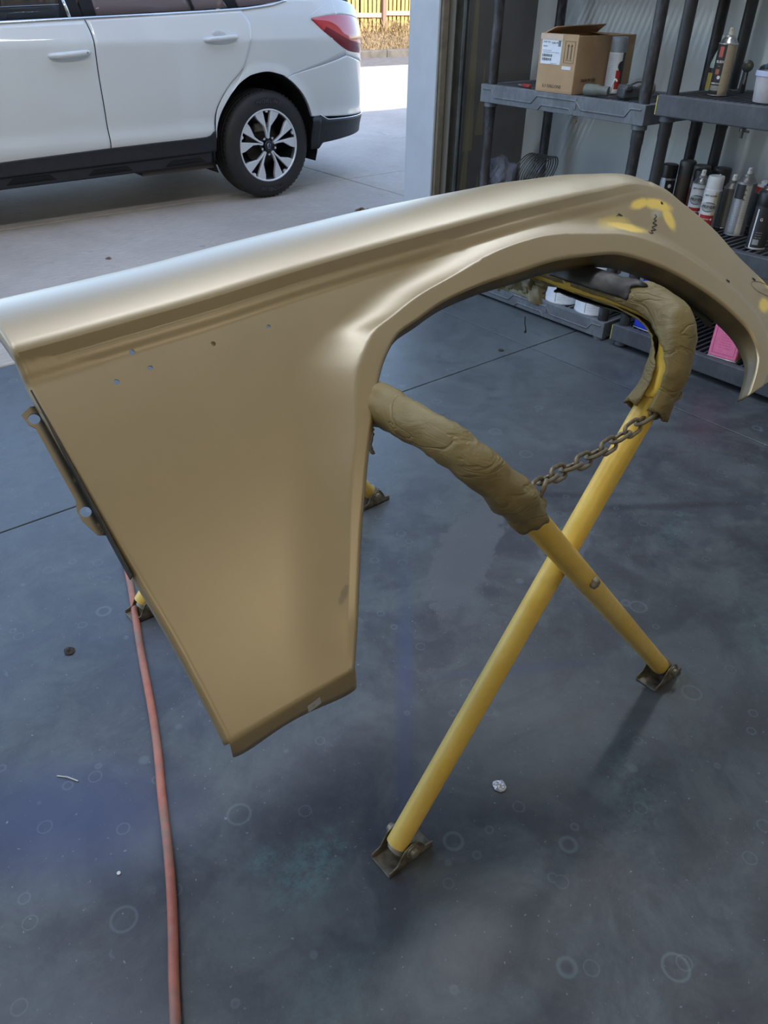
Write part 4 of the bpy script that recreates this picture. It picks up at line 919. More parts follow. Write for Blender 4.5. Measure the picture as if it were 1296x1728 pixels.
# wire basket with plastic bag, second shelf left
zc_ = LA[1]
t = thing('wire_coil', 'coil of dark wire rings standing on the shelf beside the plastic bag', 'wire coil', (3.09, 2.600, zc_))
Rr = random.Random(8); M_wire = mat('dark_wire', (.22, .22, .23), .35, .7)
dv = Vector((.12, -.99, 0)).normalized()
for i in range(11):
    c0 = dv*(i*.013-.05)+Vector((0, 0, .088)); rad = .074+.003*Rr.random(); tl = Rr.uniform(-.12, .12); q = Vector((-dv.y, dv.x, 0))
    pts = [c0+q*(rad*math.cos(a)*1.05)+Vector((0, 0, rad*math.sin(a)))+dv*(.03*math.sin(a)+.01*tl*math.cos(a)) for a in [2*PI*j/26 for j in range(26)]]
    MB().tube(pts, .0026, 6, closed=True).build('wire_ring', M_wire, t)
def blobm(name, R3, m, parent, seed, amp=.25, mw=None):
    bmx = bmesh.new(); bmesh.ops.create_icosphere(bmx, subdivisions=4, radius=1)
    for v in bmx.verts:
        n = v.co.normalized(); f = 1+amp*(noise.noise(n*1.6+Vector((seed, 0, 0)))+.55*abs(noise.noise(n*4+Vector((0, seed, 0))))+.3*noise.noise(n*9))
        v.co = Vector((n.x*R3[0]*f, n.y*R3[1]*f, max(-R3[2]*.8, n.z*R3[2]*f)))
    me = bpy.data.meshes.new(name); bmx.to_mesh(me); bmx.free(); return link(name, me, m, parent, True, mw)
k = NT('clear_plastic_bag'); k.b.inputs['Base Color'].default_value = (.17, .185, .24, 1); k.b.inputs['Roughness'].default_value = .22; k.b.inputs['Alpha'].default_value = .62
k.bump(k.noise(k.tc(), 40, 5, .7, 1.0), .8, .01)
t = thing('plastic_bag', 'crumpled clear plastic bag with printed frame leaning on the wire coil', 'bag', (2.98, 2.690, zc_))
blobm('bag_film', (.06, .075, .072), k.m, t, 4, .4, T(0, 0, .062))
fr = MB(); fm = Matrix(((.2, -.6, 0, -.05), (.98, .35, 0, -.03), (0, .72, 0, .075), (0, 0, 0, 1)))
for (a, b, c_, d_) in ((-.018, -.015, -.035, .04), (.015, .018, -.035, .04), (-.018, .018, -.037, -.034)): fr.box(a, b, c_, d_, 0, .0008)
fr.build('printed_frame', TXT, t, smooth=False, mw=T(-.062, -.02, .07) @ Matrix.Rotation(math.radians(-62), 4, 'Z') @ Matrix.Rotation(math.radians(75), 4, 'X') @ Matrix.Rotation(math.radians(-28), 4, 'Z'))

# bottom shelf: gallon cans and solvent tins
z1a, z1b = LA[0], LB[0]
def gallon(label, x, y, z):
    t = thing('paint_can', label, 'paint can', (x, y, z), 0, 'white gallon cans on the bottom shelf'); R_ = .083
    va = CAMDIR(x, y)
    MB().lathe([(R_, 0), (R_+.002, .002), (R_, .006), (R_, .178), (R_+.002, .182), (R_-.002, .186), (R_-.010, .184), (R_-.012, .178), (0, .178)], 44, mif=lambda i, a: 0).build('can_body', [C_((.66, .70, .78))], t)
    MB().lathe([(R_+.003, -.0), (R_+.003, .004)], 40).build('base_rim', C_((.35, .37, .4)), t)
    b = MB()
    V = []; 
    for (da, w) in ((-.42, .0012),):
        for zz in (.008, .170): V += [Vector(((R_+.0006)*math.cos(va+da+s_*w/R_), (R_+.0006)*math.sin(va+da+s_*w/R_), zz)) for s_ in (-1, 1)]
    mesh('seam_line', V, [(0, 1, 3, 2)], TXG, t)
    for i in range(11): text('fine_print', '---- --- ----- -- --- ----', .0085, C_((.38, .41, .46), 'fine_print_grey'), t, wrap=(R_, va+.12, .135-.011*i))
    return t
gallon('white gallon can at the right end of the left bottom shelf, lower of its stack', 2.962, 2.030, z1a)
gallon('white gallon can stacked on the right one on the left bottom shelf', 2.966, 2.022, z1a+.187)
gallon('white gallon can left of the stack end, lower one', 2.966, 2.212, z1a)
gallon('white gallon can stacked at the left, upper one', 2.972, 2.205, z1a+.187)
def ftin(label, x, y, z, rz, w, d, h, m1, m2, group=None, prints=()):
    t = thing('solvent_tin', label, 'tin', (x, y, z), rz, group)
    m = MB(); m.box(-d/2, d/2, -w/2, w/2, .003, h, 0); o = m.build('tin_body', [m1, m2], t, bevel=.006, seg=3)
    for p in o.data.polygons:
        if abs(p.normal.y) > .7: p.material_index = 1
    MB().box(-d/2-.0015, d/2+.0015, -w/2-.0015, w/2+.0015, 0, .004).box(-d/2-.001, d/2+.001, -w/2-.001, w/2+.001, h-.003, h+.001).build('rim', C_((.50, .51, .54), r=.3, me=.6), t, bevel=.003)
    MB().lathe([(.014, 0), (.014, .014), (.012, .016), (0, .016)], 18, org=(0, w*.22, h)).build('cap', C_((.6, .1, .08)) if m1 != BLUE else BLK, t)
    MB().tube(cr([(0, -w*.3, h), (0, -w*.25, h+.022), (0, 0, h+.024), (0, w*.02, h)], 5), .0035, 8).build('handle', C_((.4, .4, .42), r=.3, me=.6), t)
    for (b, s_, py, pz, mm, face) in prints:
        if face == 'front': mw = Matrix(((0, 0, -1, -d/2-.0006), (-1, 0, 0, py), (0, 1, 0, pz), (0, 0, 0, 1)))
        else: mw = Matrix(((1, 0, 0, py), (0, 0, -1, -w/2-.0006), (0, 1, 0, pz), (0, 0, 0, 1)))
        text('print', b, s_, mm, t, mw=mw)
    return t
BLUE = C_((.012, .045, .56), 'blue_tin', .35); NAVY = C_((.03, .035, .20)); PINK = C_((.88, .22, .42), 'pink_tin', .4); PINKD = C_((.72, .20, .27)); GRN = C_((.02, .16, .07)); OLV = C_((.18, .22, .16))
t = ftin('bright blue solvent tin on the bottom shelf just right of the double poles', 2.985, 1.718, z1b, math.radians(-4), .095, .16, .238, BLUE, NAVY, prints=tuple(('---- --- ---', .009, -.03, .16-.014*i, C_((.35, .45, .75)), 'side') for i in range(9))+(('COIL', .022, -.02, .20, C_((.6, .3, .4)), 'side'),))
t = ftin('dark navy and maroon tin behind the blue solvent tin', 3.215, 1.70, z1b, 0, .10, .14, .235, C_((.05, .03, .12)), C_((.12, .015, .03)))
pr = tuple(('---- --- ----- ---', .0075, 0, .205-.0105*i, C_((.62, .12, .26)), 'front') for i in range(16) if i not in (4, 9))
t = ftin('bright pink solvent tin on the bottom shelf of the right rack', 2.955, 1.345, z1b, math.radians(8), .115, .13, .235, PINK, PINKD, prints=pr)
fr = MB()
for (y0, y1, z0, z1) in ((-.045, -.0435, .02, .222), (.0435, .045, .02, .222), (-.045, .045, .02, .0212), (-.045, .045, .2208, .222)): fr.box(-.0007, 0, y0, y1, z0, z1)
fr.build('label_border', C_((.50, .08, .2)), t, smooth=False, mw=T(-.065, 0, 0))
t = ftin('grey green tin standing behind the pink tin', 3.13, 1.335, z1b, math.radians(4), .15, .13, .22, OLV, OLV)
t = ftin('green tin with red top at the far right of the bottom shelf', 2.96, 1.160, z1b, math.radians(8), .12, .12, .20, GRN, GRN)
MB().box(-.0008, 0, -.06, .06, -.05, .05).build('red_panel', C_((.55, .07, .06)), t, smooth=False, mw=T(-.06, .0, .14)); text('print', 'A', .02, TXW, t, mw=Matrix(((0, 0, -1, -.0608), (-1, 0, 0, .03), (0, 1, 0, .05), (0, 0, 0, 1))))
t = thing('plastic_jug', 'pale translucent jug between the double poles and the blue tin', 'jug', (3.07, 1.813, z1b)); MB().lathe([(.04, 0), (.043, .01), (.043, .14), (.03, .18), (.014, .2), (.014, .22)], 24).build('jug_body', C_((.50, .60, .62)), t); MB().lathe([(.017, .212), (.017, .232), (0, .234)], 16).build('cap', WHT, t)

# ================================================================= CAR (estate, seen from its left side, nose towards -X)
M_cw = mat('pearl_white_lacquer', (.66, .665, .645), .35, var=.015, vs=3, coat=1.0)
M_trimb = mat('black_body_cladding', (.020, .022, .026), .45, var=.3, vs=30, bump=.1, bs=300)
M_dark = mat('gap_black', (.006, .006, .007), .9)
M_rub = mat('tyre_rubber', (.022, .020, .020), .62, var=.3, vs=20)
M_alloy = mat('machined_alloy', (.74, .75, .77), .38, .35, var=.05, vs=10)
M_alblk = mat('wheel_pocket_black', (.015, .015, .017), .35)
M_chrome = mat('chrome', (.75, .75, .78), .12, 1.0, var=.03)
kg = NT('tinted_glass'); kg.b.inputs['Base Color'].default_value = (.16, .12, .12, 1); kg.b.inputs['Roughness'].default_value = .03; kg.b.inputs['Alpha'].default_value = .80; M_tint = kg.m
kg = NT('clear_glass'); kg.b.inputs['Base Color'].default_value = (.03, .035, .04, 1); kg.b.inputs['Roughness'].default_value = .02; kg.b.inputs['Alpha'].default_value = .35; M_clear = kg.m
kg = NT('red_lamp_lens'); kg.b.inputs['Base Color'].default_value = (.55, .012, .02, 1); kg.b.inputs['Roughness'].default_value = .1; kg.b.inputs['Coat Weight'].default_value = 1; M_lamp = kg.m
M_lampd = mat('dark_red_lens', (.22, .01, .02), .12)
M_seat = mat('seat_fabric', (.05, .055, .065), .9)
Y0 = 5.12; YC = 6.04                                  # left flank plane, centre line
def CY(x, z):
    y = Y0
    if z > 1.0: y += (z-1.0)*.38
    if z > 1.13: y += (z-1.13)*.10
    if z < .72: y += ((.72-z)/.4)**2*.035
    if z < .56: y -= .018*math.exp(-((z-.47)/.05)**2)
    if x > 3.62: u = min((x-3.62)/.70, .985); y += .64*(1-math.sqrt(1-u*u))*.9
    if x < .2: u = min((.2-x)/.95, .97); y += .62*(1-math.sqrt(1-u*u))
    return y
car = thing('car', 'white estate car with black lower cladding and alloy wheels parked on the driveway', 'car', (1.8, YC, 0))
CO = Vector((1.8, YC, 0))
def both(name, fn, m, **kw):
    """fn(mirror) -> MB; builds left part and its right hand twin"""
    o = fn(False).build(name, m, car, **kw); fn(True).build(name, m, car, **kw); return o
def flank(lo, hi, nx=40, nz=24, off=0.0, mirror=False):
    """ruled patch between two (x,z) polylines, laid on the flank"""
    def samp(P, f):
        D = [0]
        for a, b in zip(P, P[1:]): D.append(D[-1]+math.dist(a, b))
        d = f*D[-1]
        for i in range(len(P)-1):
            if d <= D[i+1]+1e-9: g = (d-D[i])/max(1e-9, D[i+1]-D[i]); return (P[i][0]+(P[i+1][0]-P[i][0])*g, P[i][1]+(P[i+1][1]-P[i][1])*g)
        return P[-1]
    rows = []
    for i in range(nx+1):
        a = samp(lo, i/nx); b = samp(hi, i/nx); r = []
        for j in range(nz+1):
            f = j/nz; x = a[0]+(b[0]-a[0])*f; z = a[1]+(b[1]-a[1])*f; y = CY(x, z)-off
            if mirror: y = 2*YC-y
            r.append(Vector((x, y, z))-CO)
        rows.append(r)
    return MB().grid(rows)
def fl(name, lo, hi, m, off=0.0, nx=40, nz=24, th=.006, sides=(False, True)):
    for mi in sides:
        o = flank(lo, hi, nx, nz, off, mi).build(name, m, car, fix=False, angle=60); s_ = o.modifiers.new('t', 'SOLIDIFY'); s_.thickness = th; s_.offset = (-1 if mi else 1)
    return o
def smo(P, n=6): return [(p.x, p.y) for p in cr([(a, b, 0) for a, b in P], n)]
gF = smo([(2.010, .380), (2.008, .671), (2.008, .86), (2.014, 1.034), (1.997, 1.118)])     # front/rear door gap (upwards)
gR = smo([(2.742, .40), (2.749, .498), (2.782, .618), (2.884, .742), (3.008, .844), (3.070, .968), (3.102, 1.085), (3.064, 1.162)])
g_ = .0035
def sh(P, d): return [(x+d, z) for x, z in P]
belt = lambda x: 1.052+.0245*x+ (.01*max(0, x-3.1)/.3 if x > 3.1 else 0)
# doors (front door continues left of the photograph)
fd_front = [(.86, .40), (.84, .7), (.86, .95), (.93, 1.075)]
fl('front_door', sh(fd_front, g_), sh(gF, -g_), M_cw, nx=26, nz=60)
fl('rear_door', sh(gF, g_), sh(gR, -g_), M_cw, nx=50, nz=50)
# rear quarter panel, radial round the wheel arch
WX, WZ, WR = 3.178, .347, .352
arch = [(2.755, .44), (2.757, .49), (2.806, .590), (2.873, .675), (2.913, .714), (2.958, .752), (3.010, .781), (3.069, .803), (3.187, .816), (3.305, .792), (3.339, .776)]
arch2 = [(3.339, .776), (3.401, .735), (3.473, .667), (3.523, .589), (3.550, .517)]
def radial(name, A, B, m, n=8, nv=16):
    A = smo(A, n); B = [(p.x, p.y) for p in sum([], [])] or B
    Bd = []
    for a, b in zip(B, B[1:]): Bd += [(a[0]+(b[0]-a[0])*i/n, a[1]+(b[1]-a[1])*i/n) for i in range(n)]
    Bd.append(B[-1]); return fl(name, A, Bd, m, nx=len(A)-1, nz=nv) if False else _rad(name, A, Bd, m, nv)
def _rad(name, A, B, m, nv):
    for mi in (False, True):
        rows = []
        for a, b in zip(A, B):
            r = []
            for j in range(nv+1):
                f = j/nv; x = a[0]+(b[0]-a[0])*f; z = a[1]+(b[1]-a[1])*f; y = CY(x, z)
                d = math.dist(a, (x, z)); y -= .012*(1-sstep(d/.07))
                if mi: y = 2*YC-y
                r.append(Vector((x, y, z))-CO)
            lead = r[0]+Vector((0, .03*(-1 if mi else 1), 0)); rows.append([lead]+r)
        o = MB().grid(rows).build(name, m, car, fix=False, angle=50); s_ = o.modifiers.new('t', 'SOLIDIFY'); s_.thickness = .004; s_.offset = (-1 if mi else 1)
Bq = [(2.748, .44), (2.752, .50), (2.786, .620), (2.888, .744), (3.012, .846), (3.074, .968), (3.106, 1.085), (3.068, 1.164)]
dens = lambda P: [(P[i][0]+(P[i+1][0]-P[i][0])*k_/8, P[i][1]+(P[i+1][1]-P[i][1])*k_/8) for i in range(len(P)-1) for k_ in range(8)]+[P[-1]]
_rad('rear_quarter_panel', smo(arch, 8), smo([(2.752, .44), (2.753, .498), (2.786, .618), (2.888, .742), (3.012, .844), (3.0735, .968), (3.1055, 1.085)], 8)[:-1]+dens([(3.1055, 1.085), (3.067, 1.168), (3.44, 1.222), (3.84, 1.232), (3.918, .894)]), M_cw, 40)
_rad('rear_bumper_cover', smo(arch2, 8), [q for q in (lambda P: [(P[i][0]+(P[i+1][0]-P[i][0])*k_/8, P[i][1]+(P[i+1][1]-P[i][1])*k_/8) for i in range(len(P)-1) for k_ in range(8)]+[P[-1]])
     ([(3.9195, .891), (4.283, .798), (4.297, .70), (4.303, .58), (4.303, .472)])], M_cw, 26)
fl('panel_behind_lamp', [(3.90, .891), (4.20, .822), (4.285, .800)], [(3.902, .945), (4.19, .915), (4.285, .93)], M_cw, nx=14, nz=4)
# tail lamp wrapping round the corner
lt = smo([(3.600, 1.118), (3.80, 1.135), (4.0, 1.130), (4.17, 1.10), (4.25, 1.07)], 8); lb = smo([(3.600, 1.108), (3.70, 1.030), (3.90, .925), (4.10, .893), (4.26, .885)], 8)
for mi in (False, True):
    rows = []
    for a, b in zip(lb, lt):
        r = []
        for j in range(11):
            f = j/10; x = a[0]+(b[0]-a[0])*f; z = a[1]+(b[1]-a[1])*f; y = CY(x, z)-.012*math.sin(math.pi*min(1, max(0, f)))**.5
            r.append(Vector((x, 2*YC-y if mi else y, z))-CO)
        rows.append(r)
    m_ = MB().grid(rows); nr = len(rows)-1
    m_.M = [1 if (q % 10) < 3 and q//10 > 6 else 0 for q in range(len(m_.F))]
    o = m_.build('tail_lamp', [M_lamp, M_lampd], car, fix=False)
    o['label'] = 'red tail lamp lens'
fl('body_above_lamp', lt, smo([(3.60, 1.135), (3.82, 1.225), (4.0, 1.215), (4.12, 1.19), (4.20, 1.16)], 8), M_cw, nx=30, nz=6)
fl('body_below_lamp', [(3.60, 1.105), (3.70, 1.027), (3.914, .90)], [(3.60, 1.113), (3.70, 1.038), (3.914, .925)], M_cw, nx=14, nz=3)
# black sills and cladding
sill_t = [(.93, .405), (1.5, .424), (2.010, .438), (2.3, .443), (2.60, .446), (2.70, .449), (2.735, .482), (2.760, .486)]
fl('sill_cladding', [(.93, .33), (2.2, .345), (2.755, .352)], sill_t, M_trimb, off=.012, nx=60, nz=8)
fl('lower_sill', [(.93, .262), (2.0, .268), (2.30, .272), (2.53, .276), (2.755, .276)], [(.93, .328), (2.2, .343), (2.755, .350)], M_trimb, off=-.004, nx=40, nz=6)
for xa in (1.35, 1.85, 2.38): fl('jack_point_recess', [(xa, .285), (xa+.30, .288)], [(xa+.04, .318), (xa+.26, .320)], M_dark, off=-.001, nx=8, nz=2, th=.002)
fl('rear_bumper_cladding', [(3.556, .292), (3.628, .290), (3.66, .330), (3.90, .342), (4.302, .355)], [(3.556, .512), (3.62, .520), (3.69, .485), (3.95, .478), (4.303, .468)], M_trimb, off=.010, nx=46, nz=12, sides=(False,))
fl('rear_bumper_cladding', [(3.70, .40), (4.302, .40)], [(3.69, .485), (4.303, .468)], M_trimb, off=.010, nx=40, nz=6, sides=(True,))
MB().box(4.12-1.8, 4.335-1.8, -.45, .45, .37, .47).build('rear_valance', M_trimb, car, smooth=False, bevel=.01)
fl('mud_flap', [(3.545, .308), (3.618, .306)], [(3.548, .515), (3.615, .505)], M_trimb, off=.026, nx=4, nz=6, th=.02, sides=(False,))
fl('bumper_trim_line', [(3.62, .522), (3.69, .487), (3.95, .480), (4.303, .470)], [(3.62, .528), (3.69, .493), (3.95, .486), (4.303, .476)], M_chrome, off=.012, nx=40, nz=1)
# chrome belt strip
fl('belt_strip', [(.93, 1.078), (2.0, 1.119), (2.77, 1.150), (3.08, 1.166), (3.30, 1.188), (3.43, 1.218)], [(.93, 1.092), (2.0, 1.132), (2.77, 1.162), (3.08, 1.178), (3.30, 1.199), (3.43, 1.226)], M_chrome, off=.010, nx=60, nz=2)
# wheel housings (dark) and inner body
for sgn in (1, -1):
    yo = (Y0+.03-YC)*sgn
    for wx in (WX, WX-2.745):
        m_ = MB(); rows = []
        for i in range(25):
            a = -.35+(PI+.7)*i/24; x = wx-1.8+.440*math.cos(a); z = WZ+.462*math.sin(a) if math.sin(a) > 0 else WZ+.4*math.sin(a); rows.append([Vector((x, yo, z)), Vector((x, yo+.34*sgn, z))])
        m_.grid(rows); m_.box(wx-1.8-.46, wx-1.8+.46, min(yo+.33*sgn, yo+.36*sgn), max(yo+.33*sgn, yo+.36*sgn), .2, .9); m_.build('wheel_housing', M_dark, car)
MB().box(-1.9, 1.72, -.55, .55, .24, 1.0).box(1.7, 2.25, -.55, .55, .45, 1.0).box(-.9, .52, -.86, .86, .27, 1.05).box(1.80, 2.12, -.72, .72, .44, .85).box(1.12, 1.6, -.72, .72, .83, 1.05).build('inner_body', M_dark, car, smooth=False)
MB().box(.42, .95, -.85, -.3, .24, .30).box(.78, .92, -.80, -.5, .235, .27).build('underfloor', mat('dirty_underside', (.06, .045, .038), .9), car, smooth=False)
# roof, rear face, bonnet and glasshouse
def cross(x, y, z): return Vector((x, y-0, z))-CO
def glasshouse():
    # belt and roof rail curves for the left side, mirrored
    roof_r = [(1.30, 1.30), (1.55, 1.48), (1.95, 1.60), (2.5, 1.64), (3.1, 1.625), (3.6, 1.57), (3.83, 1.50)]
    def yr(x, z): return CY(min(x, 3.5), z)
    rows = []
    for f in range(41):
        x = 1.32+(3.86-1.32)*f/40; z = lerp_tab([(1.30, 1.33), (1.55, 1.49), (1.95, 1.60), (2.5, 1.645), (3.1, 1.63), (3.6, 1.58), (3.87, 1.51)], x)
        ye = YC-CY(2.5, z)+.02; r = []
        for j in range(21):
            g = j/20*2-1; r.append(Vector((x-1.8, g*ye, z+.045*(1-abs(g)**3.5))))
        rows.append(r)
    MB().grid(rows).build('roof', M_cw, car, fix=True)
glasshouse()
def pane(name, lo, hi, m, off=0.0, nx=16, nz=10): return fl(name, lo, hi, m, off=off, nx=nx, nz=nz, th=.004)
T_ = lambda x: lerp_tab([(1.30, 1.30), (1.55, 1.46), (1.95, 1.565), (2.5, 1.605), (3.1, 1.59), (3.6, 1.53)], x)
pane('window_pane', [(1.02, 1.095), (1.885, 1.130)], [(1.45, 1.41), (1.855, T_(1.85))], M_clear, -.004)
pane('pillar', [(1.885, 1.130), (1.990, 1.134)], [(1.855, T_(1.85)), (1.960, T_(1.96))], M_dark, .002)
pane('pillar', [(2.000, 1.134), (2.075, 1.137)], [(1.970, T_(1.96)), (2.075, T_(2.07))], M_dark, .002)
fl('window_frame_strip', [(1.906, 1.13), (1.922, 1.13)], [(1.876, T_(1.87)), (1.892, T_(1.88))], M_chrome, off=.006, nx=1, nz=6)
pane('window_pane', [(2.075, 1.137), (2.705, 1.162)], [(2.075, T_(2.07)), (2.655, T_(2.65))], M_tint, -.003)
pane('pillar', [(2.705, 1.162), (2.722, 1.163)], [(2.655, T_(2.65)), (2.675, T_(2.66))], M_dark, .004)
pane('window_pane', [(2.722, 1.163), (2.965, 1.176)], [(2.675, T_(2.66)), (2.80, T_(2.80))], M_tint, -.003)
pane('pillar', [(2.965, 1.176), (3.045, 1.180)], [(2.80, T_(2.80)), (2.90, T_(2.90))], M_dark, .003)
pane('window_pane', [(3.045, 1.180), (3.30, 1.200), (3.42, 1.222)], [(2.90, T_(2.90)), (3.3, 1.54), (3.44, 1.50)], M_tint, -.003)
fl('rear_pillar_panel', smo([(3.42, 1.222), (3.62, 1.235), (3.84, 1.235)]), smo([(3.30, 1.555), (3.6, 1.55), (3.80, 1.50)]), M_cw, nx=20, nz=14)
fl('roof_side_rail', [(1.45, 1.40), (1.95, T_(1.95)), (2.5, 1.603), (3.1, 1.588), (3.6, 1.53), (3.80, 1.49)], [(1.40, 1.44), (1.95, T_(1.95)+.05), (2.5, 1.655), (3.1, 1.64), (3.6, 1.59), (3.84, 1.53)], M_cw, nx=40, nz=4)
for sgn in (1, -1): MB().tube(cr([(0.1, sgn*.60, 1.66), (.2, sgn*.60, 1.70), (1.2, sgn*.60, 1.71), (1.75, sgn*.60, 1.66), (1.85, sgn*.60, 1.62)], 6), .018, 10).build('roof_rail', M_trimb, car)
# rear face and hatch
rows = []
for j in range(17):
    z = .36+.0+(1.53-.36)*j/16; xr = lerp_tab([(.36, 4.30), (.47, 4.31), (.8, 4.30), (.9, 4.24), (1.1, 4.16), (1.25, 4.02), (1.53, 3.84)], z); r = []
    for i in range(17):
        g = i/16*2-1; ye = YC-CY(min(xr, 4.30), min(z, 1.2)) if z < 1.2 else .70
        r.append(Vector((xr+.05*(1-g*g)-1.8, g*ye, z)))
    rows.append(r)
MB().grid(rows).build('tailgate', M_cw, car)
# bonnet, windscreen, front wings and nose (left of the photograph, kept simple)
rows = []
for j in range(25):
    f = j/24; x = -.60+f*1.55; z = .80+.22*math.sin(min(1, f*1.25)*PI/2)+.05*f; r = []
    for i in range(17):
        g = i/16*2-1; ye = YC-CY(x, .99)-.03; r.append(Vector((x-1.8, g*ye, z+.03*(1-g*g))))
    rows.append(r)
MB().grid(rows).build('bonnet', M_cw, car)
rows = [[Vector((.92+f*.46-1.8, g*(.80-.16*f), 1.05+f*.36+.05*(1-g*g)*1)) for g in [i/10*2-1 for i in range(11)]] for f in [j/8 for j in range(9)]]
MB().grid(rows).build('windscreen', M_clear, car)
FA = [(.855, .44), (.855, .50), (.80, .605), (.72, .70), (.60, .775), (.433, .816), (.27, .775), (.14, .70), (.06, .605), (.015, .50), (.01, .44)]
FB = [(.862, .44), (.858, .55), (.842, .70), (.845, .90), (.90, 1.06), (.40, 1.00), (0, .95), (-.35, .88), (-.50, .80), (-.55, .60), (-.55, .40)]
dens = lambda P: [(P[i][0]+(P[i+1][0]-P[i][0])*k_/8, P[i][1]+(P[i+1][1]-P[i][1])*k_/8) for i in range(len(P)-1) for k_ in range(8)]+[P[-1]]
_rad('front_wing', smo(FA, 8), dens(FB), M_cw, 16)
rows = [[Vector((-.58-.13*(1-g*g)-1.8, g*(.92-.30), .25+.6*f)) for g in [i/12*2-1 for i in range(13)]] for f in [j/8 for j in range(9)]]
MB().grid(rows).build('front_bumper', M_cw, car)
# seats seen through the front window
for x in (1.45, 2.35):
    for y in (-.38, .38):
        m_ = MB(); q = Matrix.Translation((x-1.8, y, .55)) @ Matrix.Rotation(math.radians(12), 4, 'Y')
        m_.box(-.07, .07, -.25, .25, 0, .62, mat4=q); m_.box(-.045, .045, -.13, .13, .68, .86, mat4=q); m_.box(-.01, .01, -.05, -.03, .6, .7, mat4=q); m_.box(-.01, .01, .03, .05, .6, .7, mat4=q)
        m_.build('car_seat', M_seat, car, bevel=.03, seg=3)
# door handles
for (x, zz, nm) in ((1.853, .950, 0), (2.852, 1.012, 1)):
    for mi in (1, -1):
        yy = (CY(x, zz)-YC)
        cup = blobm('handle_recess', (.062, .010, .042), mat('recess_shade', (.60, .61, .60), .4), car, 1, 0, None); cup.location = (x-.002-1.8, (yy+.0065)*mi, zz+.006)
        g = MB(); P_ = cr([(x-.118-1.8, (yy+.002)*mi, zz-.006), (x-.09-1.8, (yy-.026)*mi, zz-.003), (x-1.8, (yy-.036)*mi, zz+.002), (x+.09-1.8, (yy-.028)*mi, zz+.008), (x+.124-1.8, (yy+.002)*mi, zz+.010)], 6)
        g.tube(P_, [.011+.005*math.sin(PI*i/24) for i in range(25)], 12); hd = g.build('door_handle', M_cw, car)
        if nm == 0: MB().lathe([(0, 0), (.006, 0), (.006, .001), (0, .001)], 12, org=(x+.098-1.8, (yy-.041)*mi, zz+.008), axis=(0, -mi, 0)).build('key_cylinder', SIL, hd)
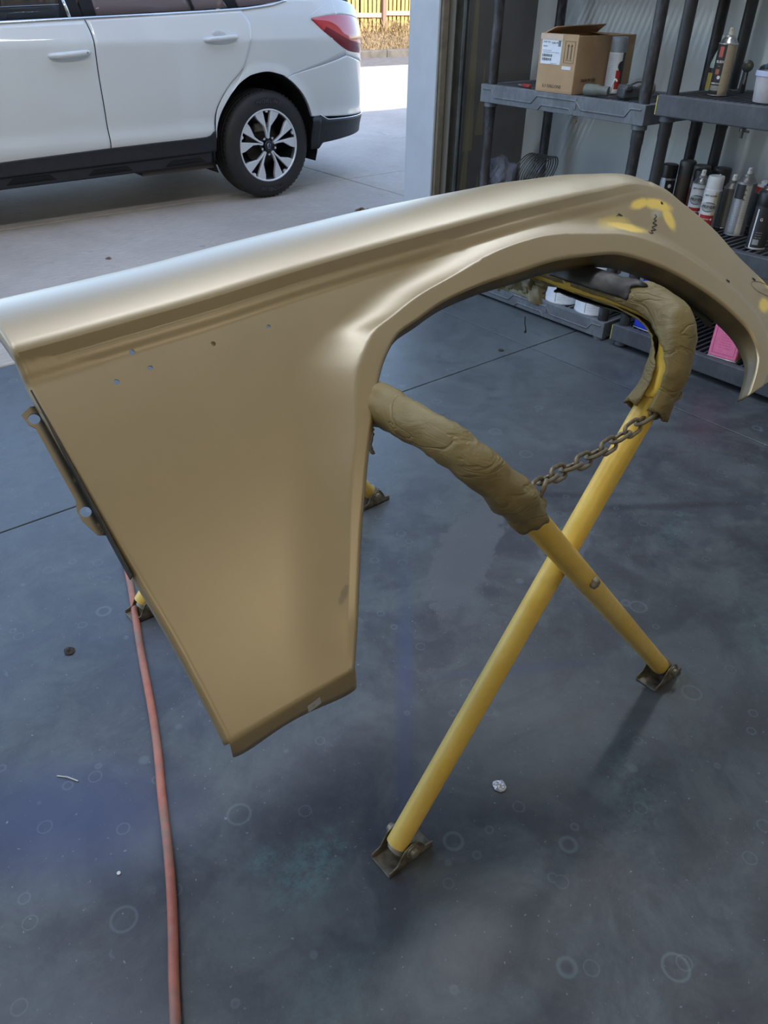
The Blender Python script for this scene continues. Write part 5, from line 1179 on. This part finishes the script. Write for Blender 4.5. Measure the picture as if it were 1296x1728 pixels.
# fuel for the eye: shut line of the bumper is the real gap between panels
# wheels
def wheel(x, side, rz=0, full=True):
    w = MB(); R0 = .352; Wd = .225
    # tyre cross-section (r, y) from outer face inwards
    prof = [(.236, .012), (.240, .0), (.262, -.006), (.295, -.006), (.322, .002), (.338, .014), (.346, .026), (.350, .040)]
    for gx_ in (.062, .098, .127, .163): prof += [(.352, gx_-.007), (.343, gx_-.005), (.343, gx_+.005), (.352, gx_+.007)]
    prof += [(.350, .185), (.346, .199), (.322, .223), (.262, .230), (.236, .22)]
    t = w.lathe([(r, y) for r, y in prof], 72, cap=False).build('wheel', M_rub, car, angle=40)
    t.matrix_local = T(x-1.8, (Y0+.012-YC)*side, WZ+.0035) @ Matrix.Rotation(rz*side, 4, 'Z') @ Matrix.Rotation((-PI/2)*(1 if side > 0 else -1), 4, 'X')
    # local: axis z points inwards (away from the viewer), x stays along the car
    if side < 0: pass
    MB().lathe([(.232, .014), (.232, .02), (.222, .03), (.215, .09), (.20, .20), (0, .20)], 60, cap=False).build('rim_barrel', M_alblk, t)
    MB().lathe([(.238, .004), (.238, -.001), (.231, -.003), (.226, .002), (.226, .010)], 72, cap=False).build('rim_lip', M_alloy, t)
    if not full: return t
    MB().lathe([(0, .03), (.060, .03), (.064, .036), (.066, .06), (0, .06)], 24).build('hub_pocket', M_alblk, t)
    MB().lathe([(0, .11), (.135, .11), (.135, .118), (0, .118)], 36).build('brake_disc', mat('brake_steel', (.05, .04, .035), .6, .5), t)
    MB().box(-.06, .06, -.14, -.08, .085, .125).build('brake_caliper', M_fsteel, t, bevel=.008)
    # ten machined spokes in five pairs, each pair leaving a narrow pocket; local +y is down on the left side
    sgn = -1
    for k_ in range(5):
        a0 = PI/2+2*PI*k_/5
        for s_ in (-1, 1):
            def P(r, d): return (r*math.cos(a0+s_*d), sgn*r*math.sin(a0+s_*d))
            # outline: narrow at hub, widening to the rim; inner edge bounds the narrow pocket
            o_in = [P(.045, .0), P(.08, .03), P(.12, .09), P(.19, .13), P(.2295, .145)]
            o_out = [P(.2295, .45), P(.195, .43), P(.157, .33), P(.128, .215), P(.085, .175), P(.050, .20)]
            poly = o_in+o_out
            MB().prism(poly, .004, .030).build('spoke', [M_alloy], t, bevel=.002, seg=1, smooth=False)
        MB().prism([(.229*math.cos(a0+q), sgn*.229*math.sin(a0+q)) for q in (-.06, .06)]+[(.214*math.cos(a0+q), sgn*.214*math.sin(a0+q)) for q in (.035, -.035)], .006, .024).build('rim_tab', M_alloy, t, smooth=False)
        a1 = a0+PI/5; MB().lathe([(.010, .022), (.011, .010), (.008, .004), (0, .003)], 12, org=(.057*math.cos(a1), sgn*.057*math.sin(a1), 0)).build('lug_nut', M_chrome, t)
    hub = MB().lathe([(.034, .020), (.034, .004), (.030, .001), (0, .000)], 28).build('centre_cap', M_alblk, t)
    kb = C_((.02, .03, .12), 'emblem_blue')
    em = MB(); 
    for i in range(30):
        pass
    em.tube([(.012*math.cos(a), .0175*math.sin(a), -.0005) for a in [2*PI*i/30 for i in range(30)]], .0016, 6, closed=True).build('emblem_ring', M_chrome, hub)
    MB().lathe([(0, -.0004), (.011, -.0004), (.011, 0)], 20).build('emblem_field', kb, hub)
    st_ = MB()
    for (ex, ey, er) in ((-.005, -.003, .0030), (.002, -.007, .0017), (.005, -.002, .0017), (.003, .004, .0017), (-.002, .007, .0017), (-.005, .004, .0017)):
        st_.prism([(ex+er*(1 if q % 2 == 0 else .4)*math.cos(q*PI/4), ey+er*(1 if q % 2 == 0 else .4)*math.sin(q*PI/4)*1.4) for q in range(8)], -.0018, -.0006)
    st_.build('emblem_stars', M_chrome, hub, smooth=False)
    # sidewall lettering, letter by letter on an arc
    M_let = C_((.055, .055, .06), 'tyre_lettering', .5)
    for base in (-1, 1):
        word = 'MICHELIN'
        bd = MB(); rows = []
        for i in range(21):
            a = base*PI/2+(-.34+.68*i/20); rows.append([Vector((r*math.cos(a), r*math.sin(a), -.0068)) for r in (.268, .306)])
        bd.grid(rows).build('lettering_band', C_((.013, .012, .013), 'tyre_band', .7), t)
        for i, ch in enumerate(word):
            off = (i-3.5)*.083*(.9); a = (-PI/2+off) if base < 0 else (PI/2+off)
            me = text_me(ch, .036, ext=.0008, offset=.0006)
            # glyph up points to the tyre centre's outside for the upper word; mirrored in y because local z looks inwards
            M4 = T(.287*math.cos(a), .287*math.sin(a), -.0078) @ Matrix.Rotation(a+PI/2, 4, 'Z') @ Matrix.Diagonal((1, -1, -1, 1))
            me.transform(M4); link('sidewall_letter', me, M_let, t)
    # tread blocks along the shoulder
    n_ = 64; tb = MB()
    for i in range(n_):
        a = 2*PI*i/n_
        for (ya, yb) in ((.030, .053),): 
            c_ = math.cos(a); s2 = math.sin(a); q = Matrix.Rotation(a, 4, 'Z'); tb.box(.342, .3525, -.0055, .0055, ya, yb, mat4=q)
    tag(tb.build('shoulder_blocks', M_rub, t, smooth=False), kind='stuff')
    return t
wheel(WX, 1); wheel(WX, -1, full=False); wheel(WX-2.745, 1); wheel(WX-2.745, -1, full=False)
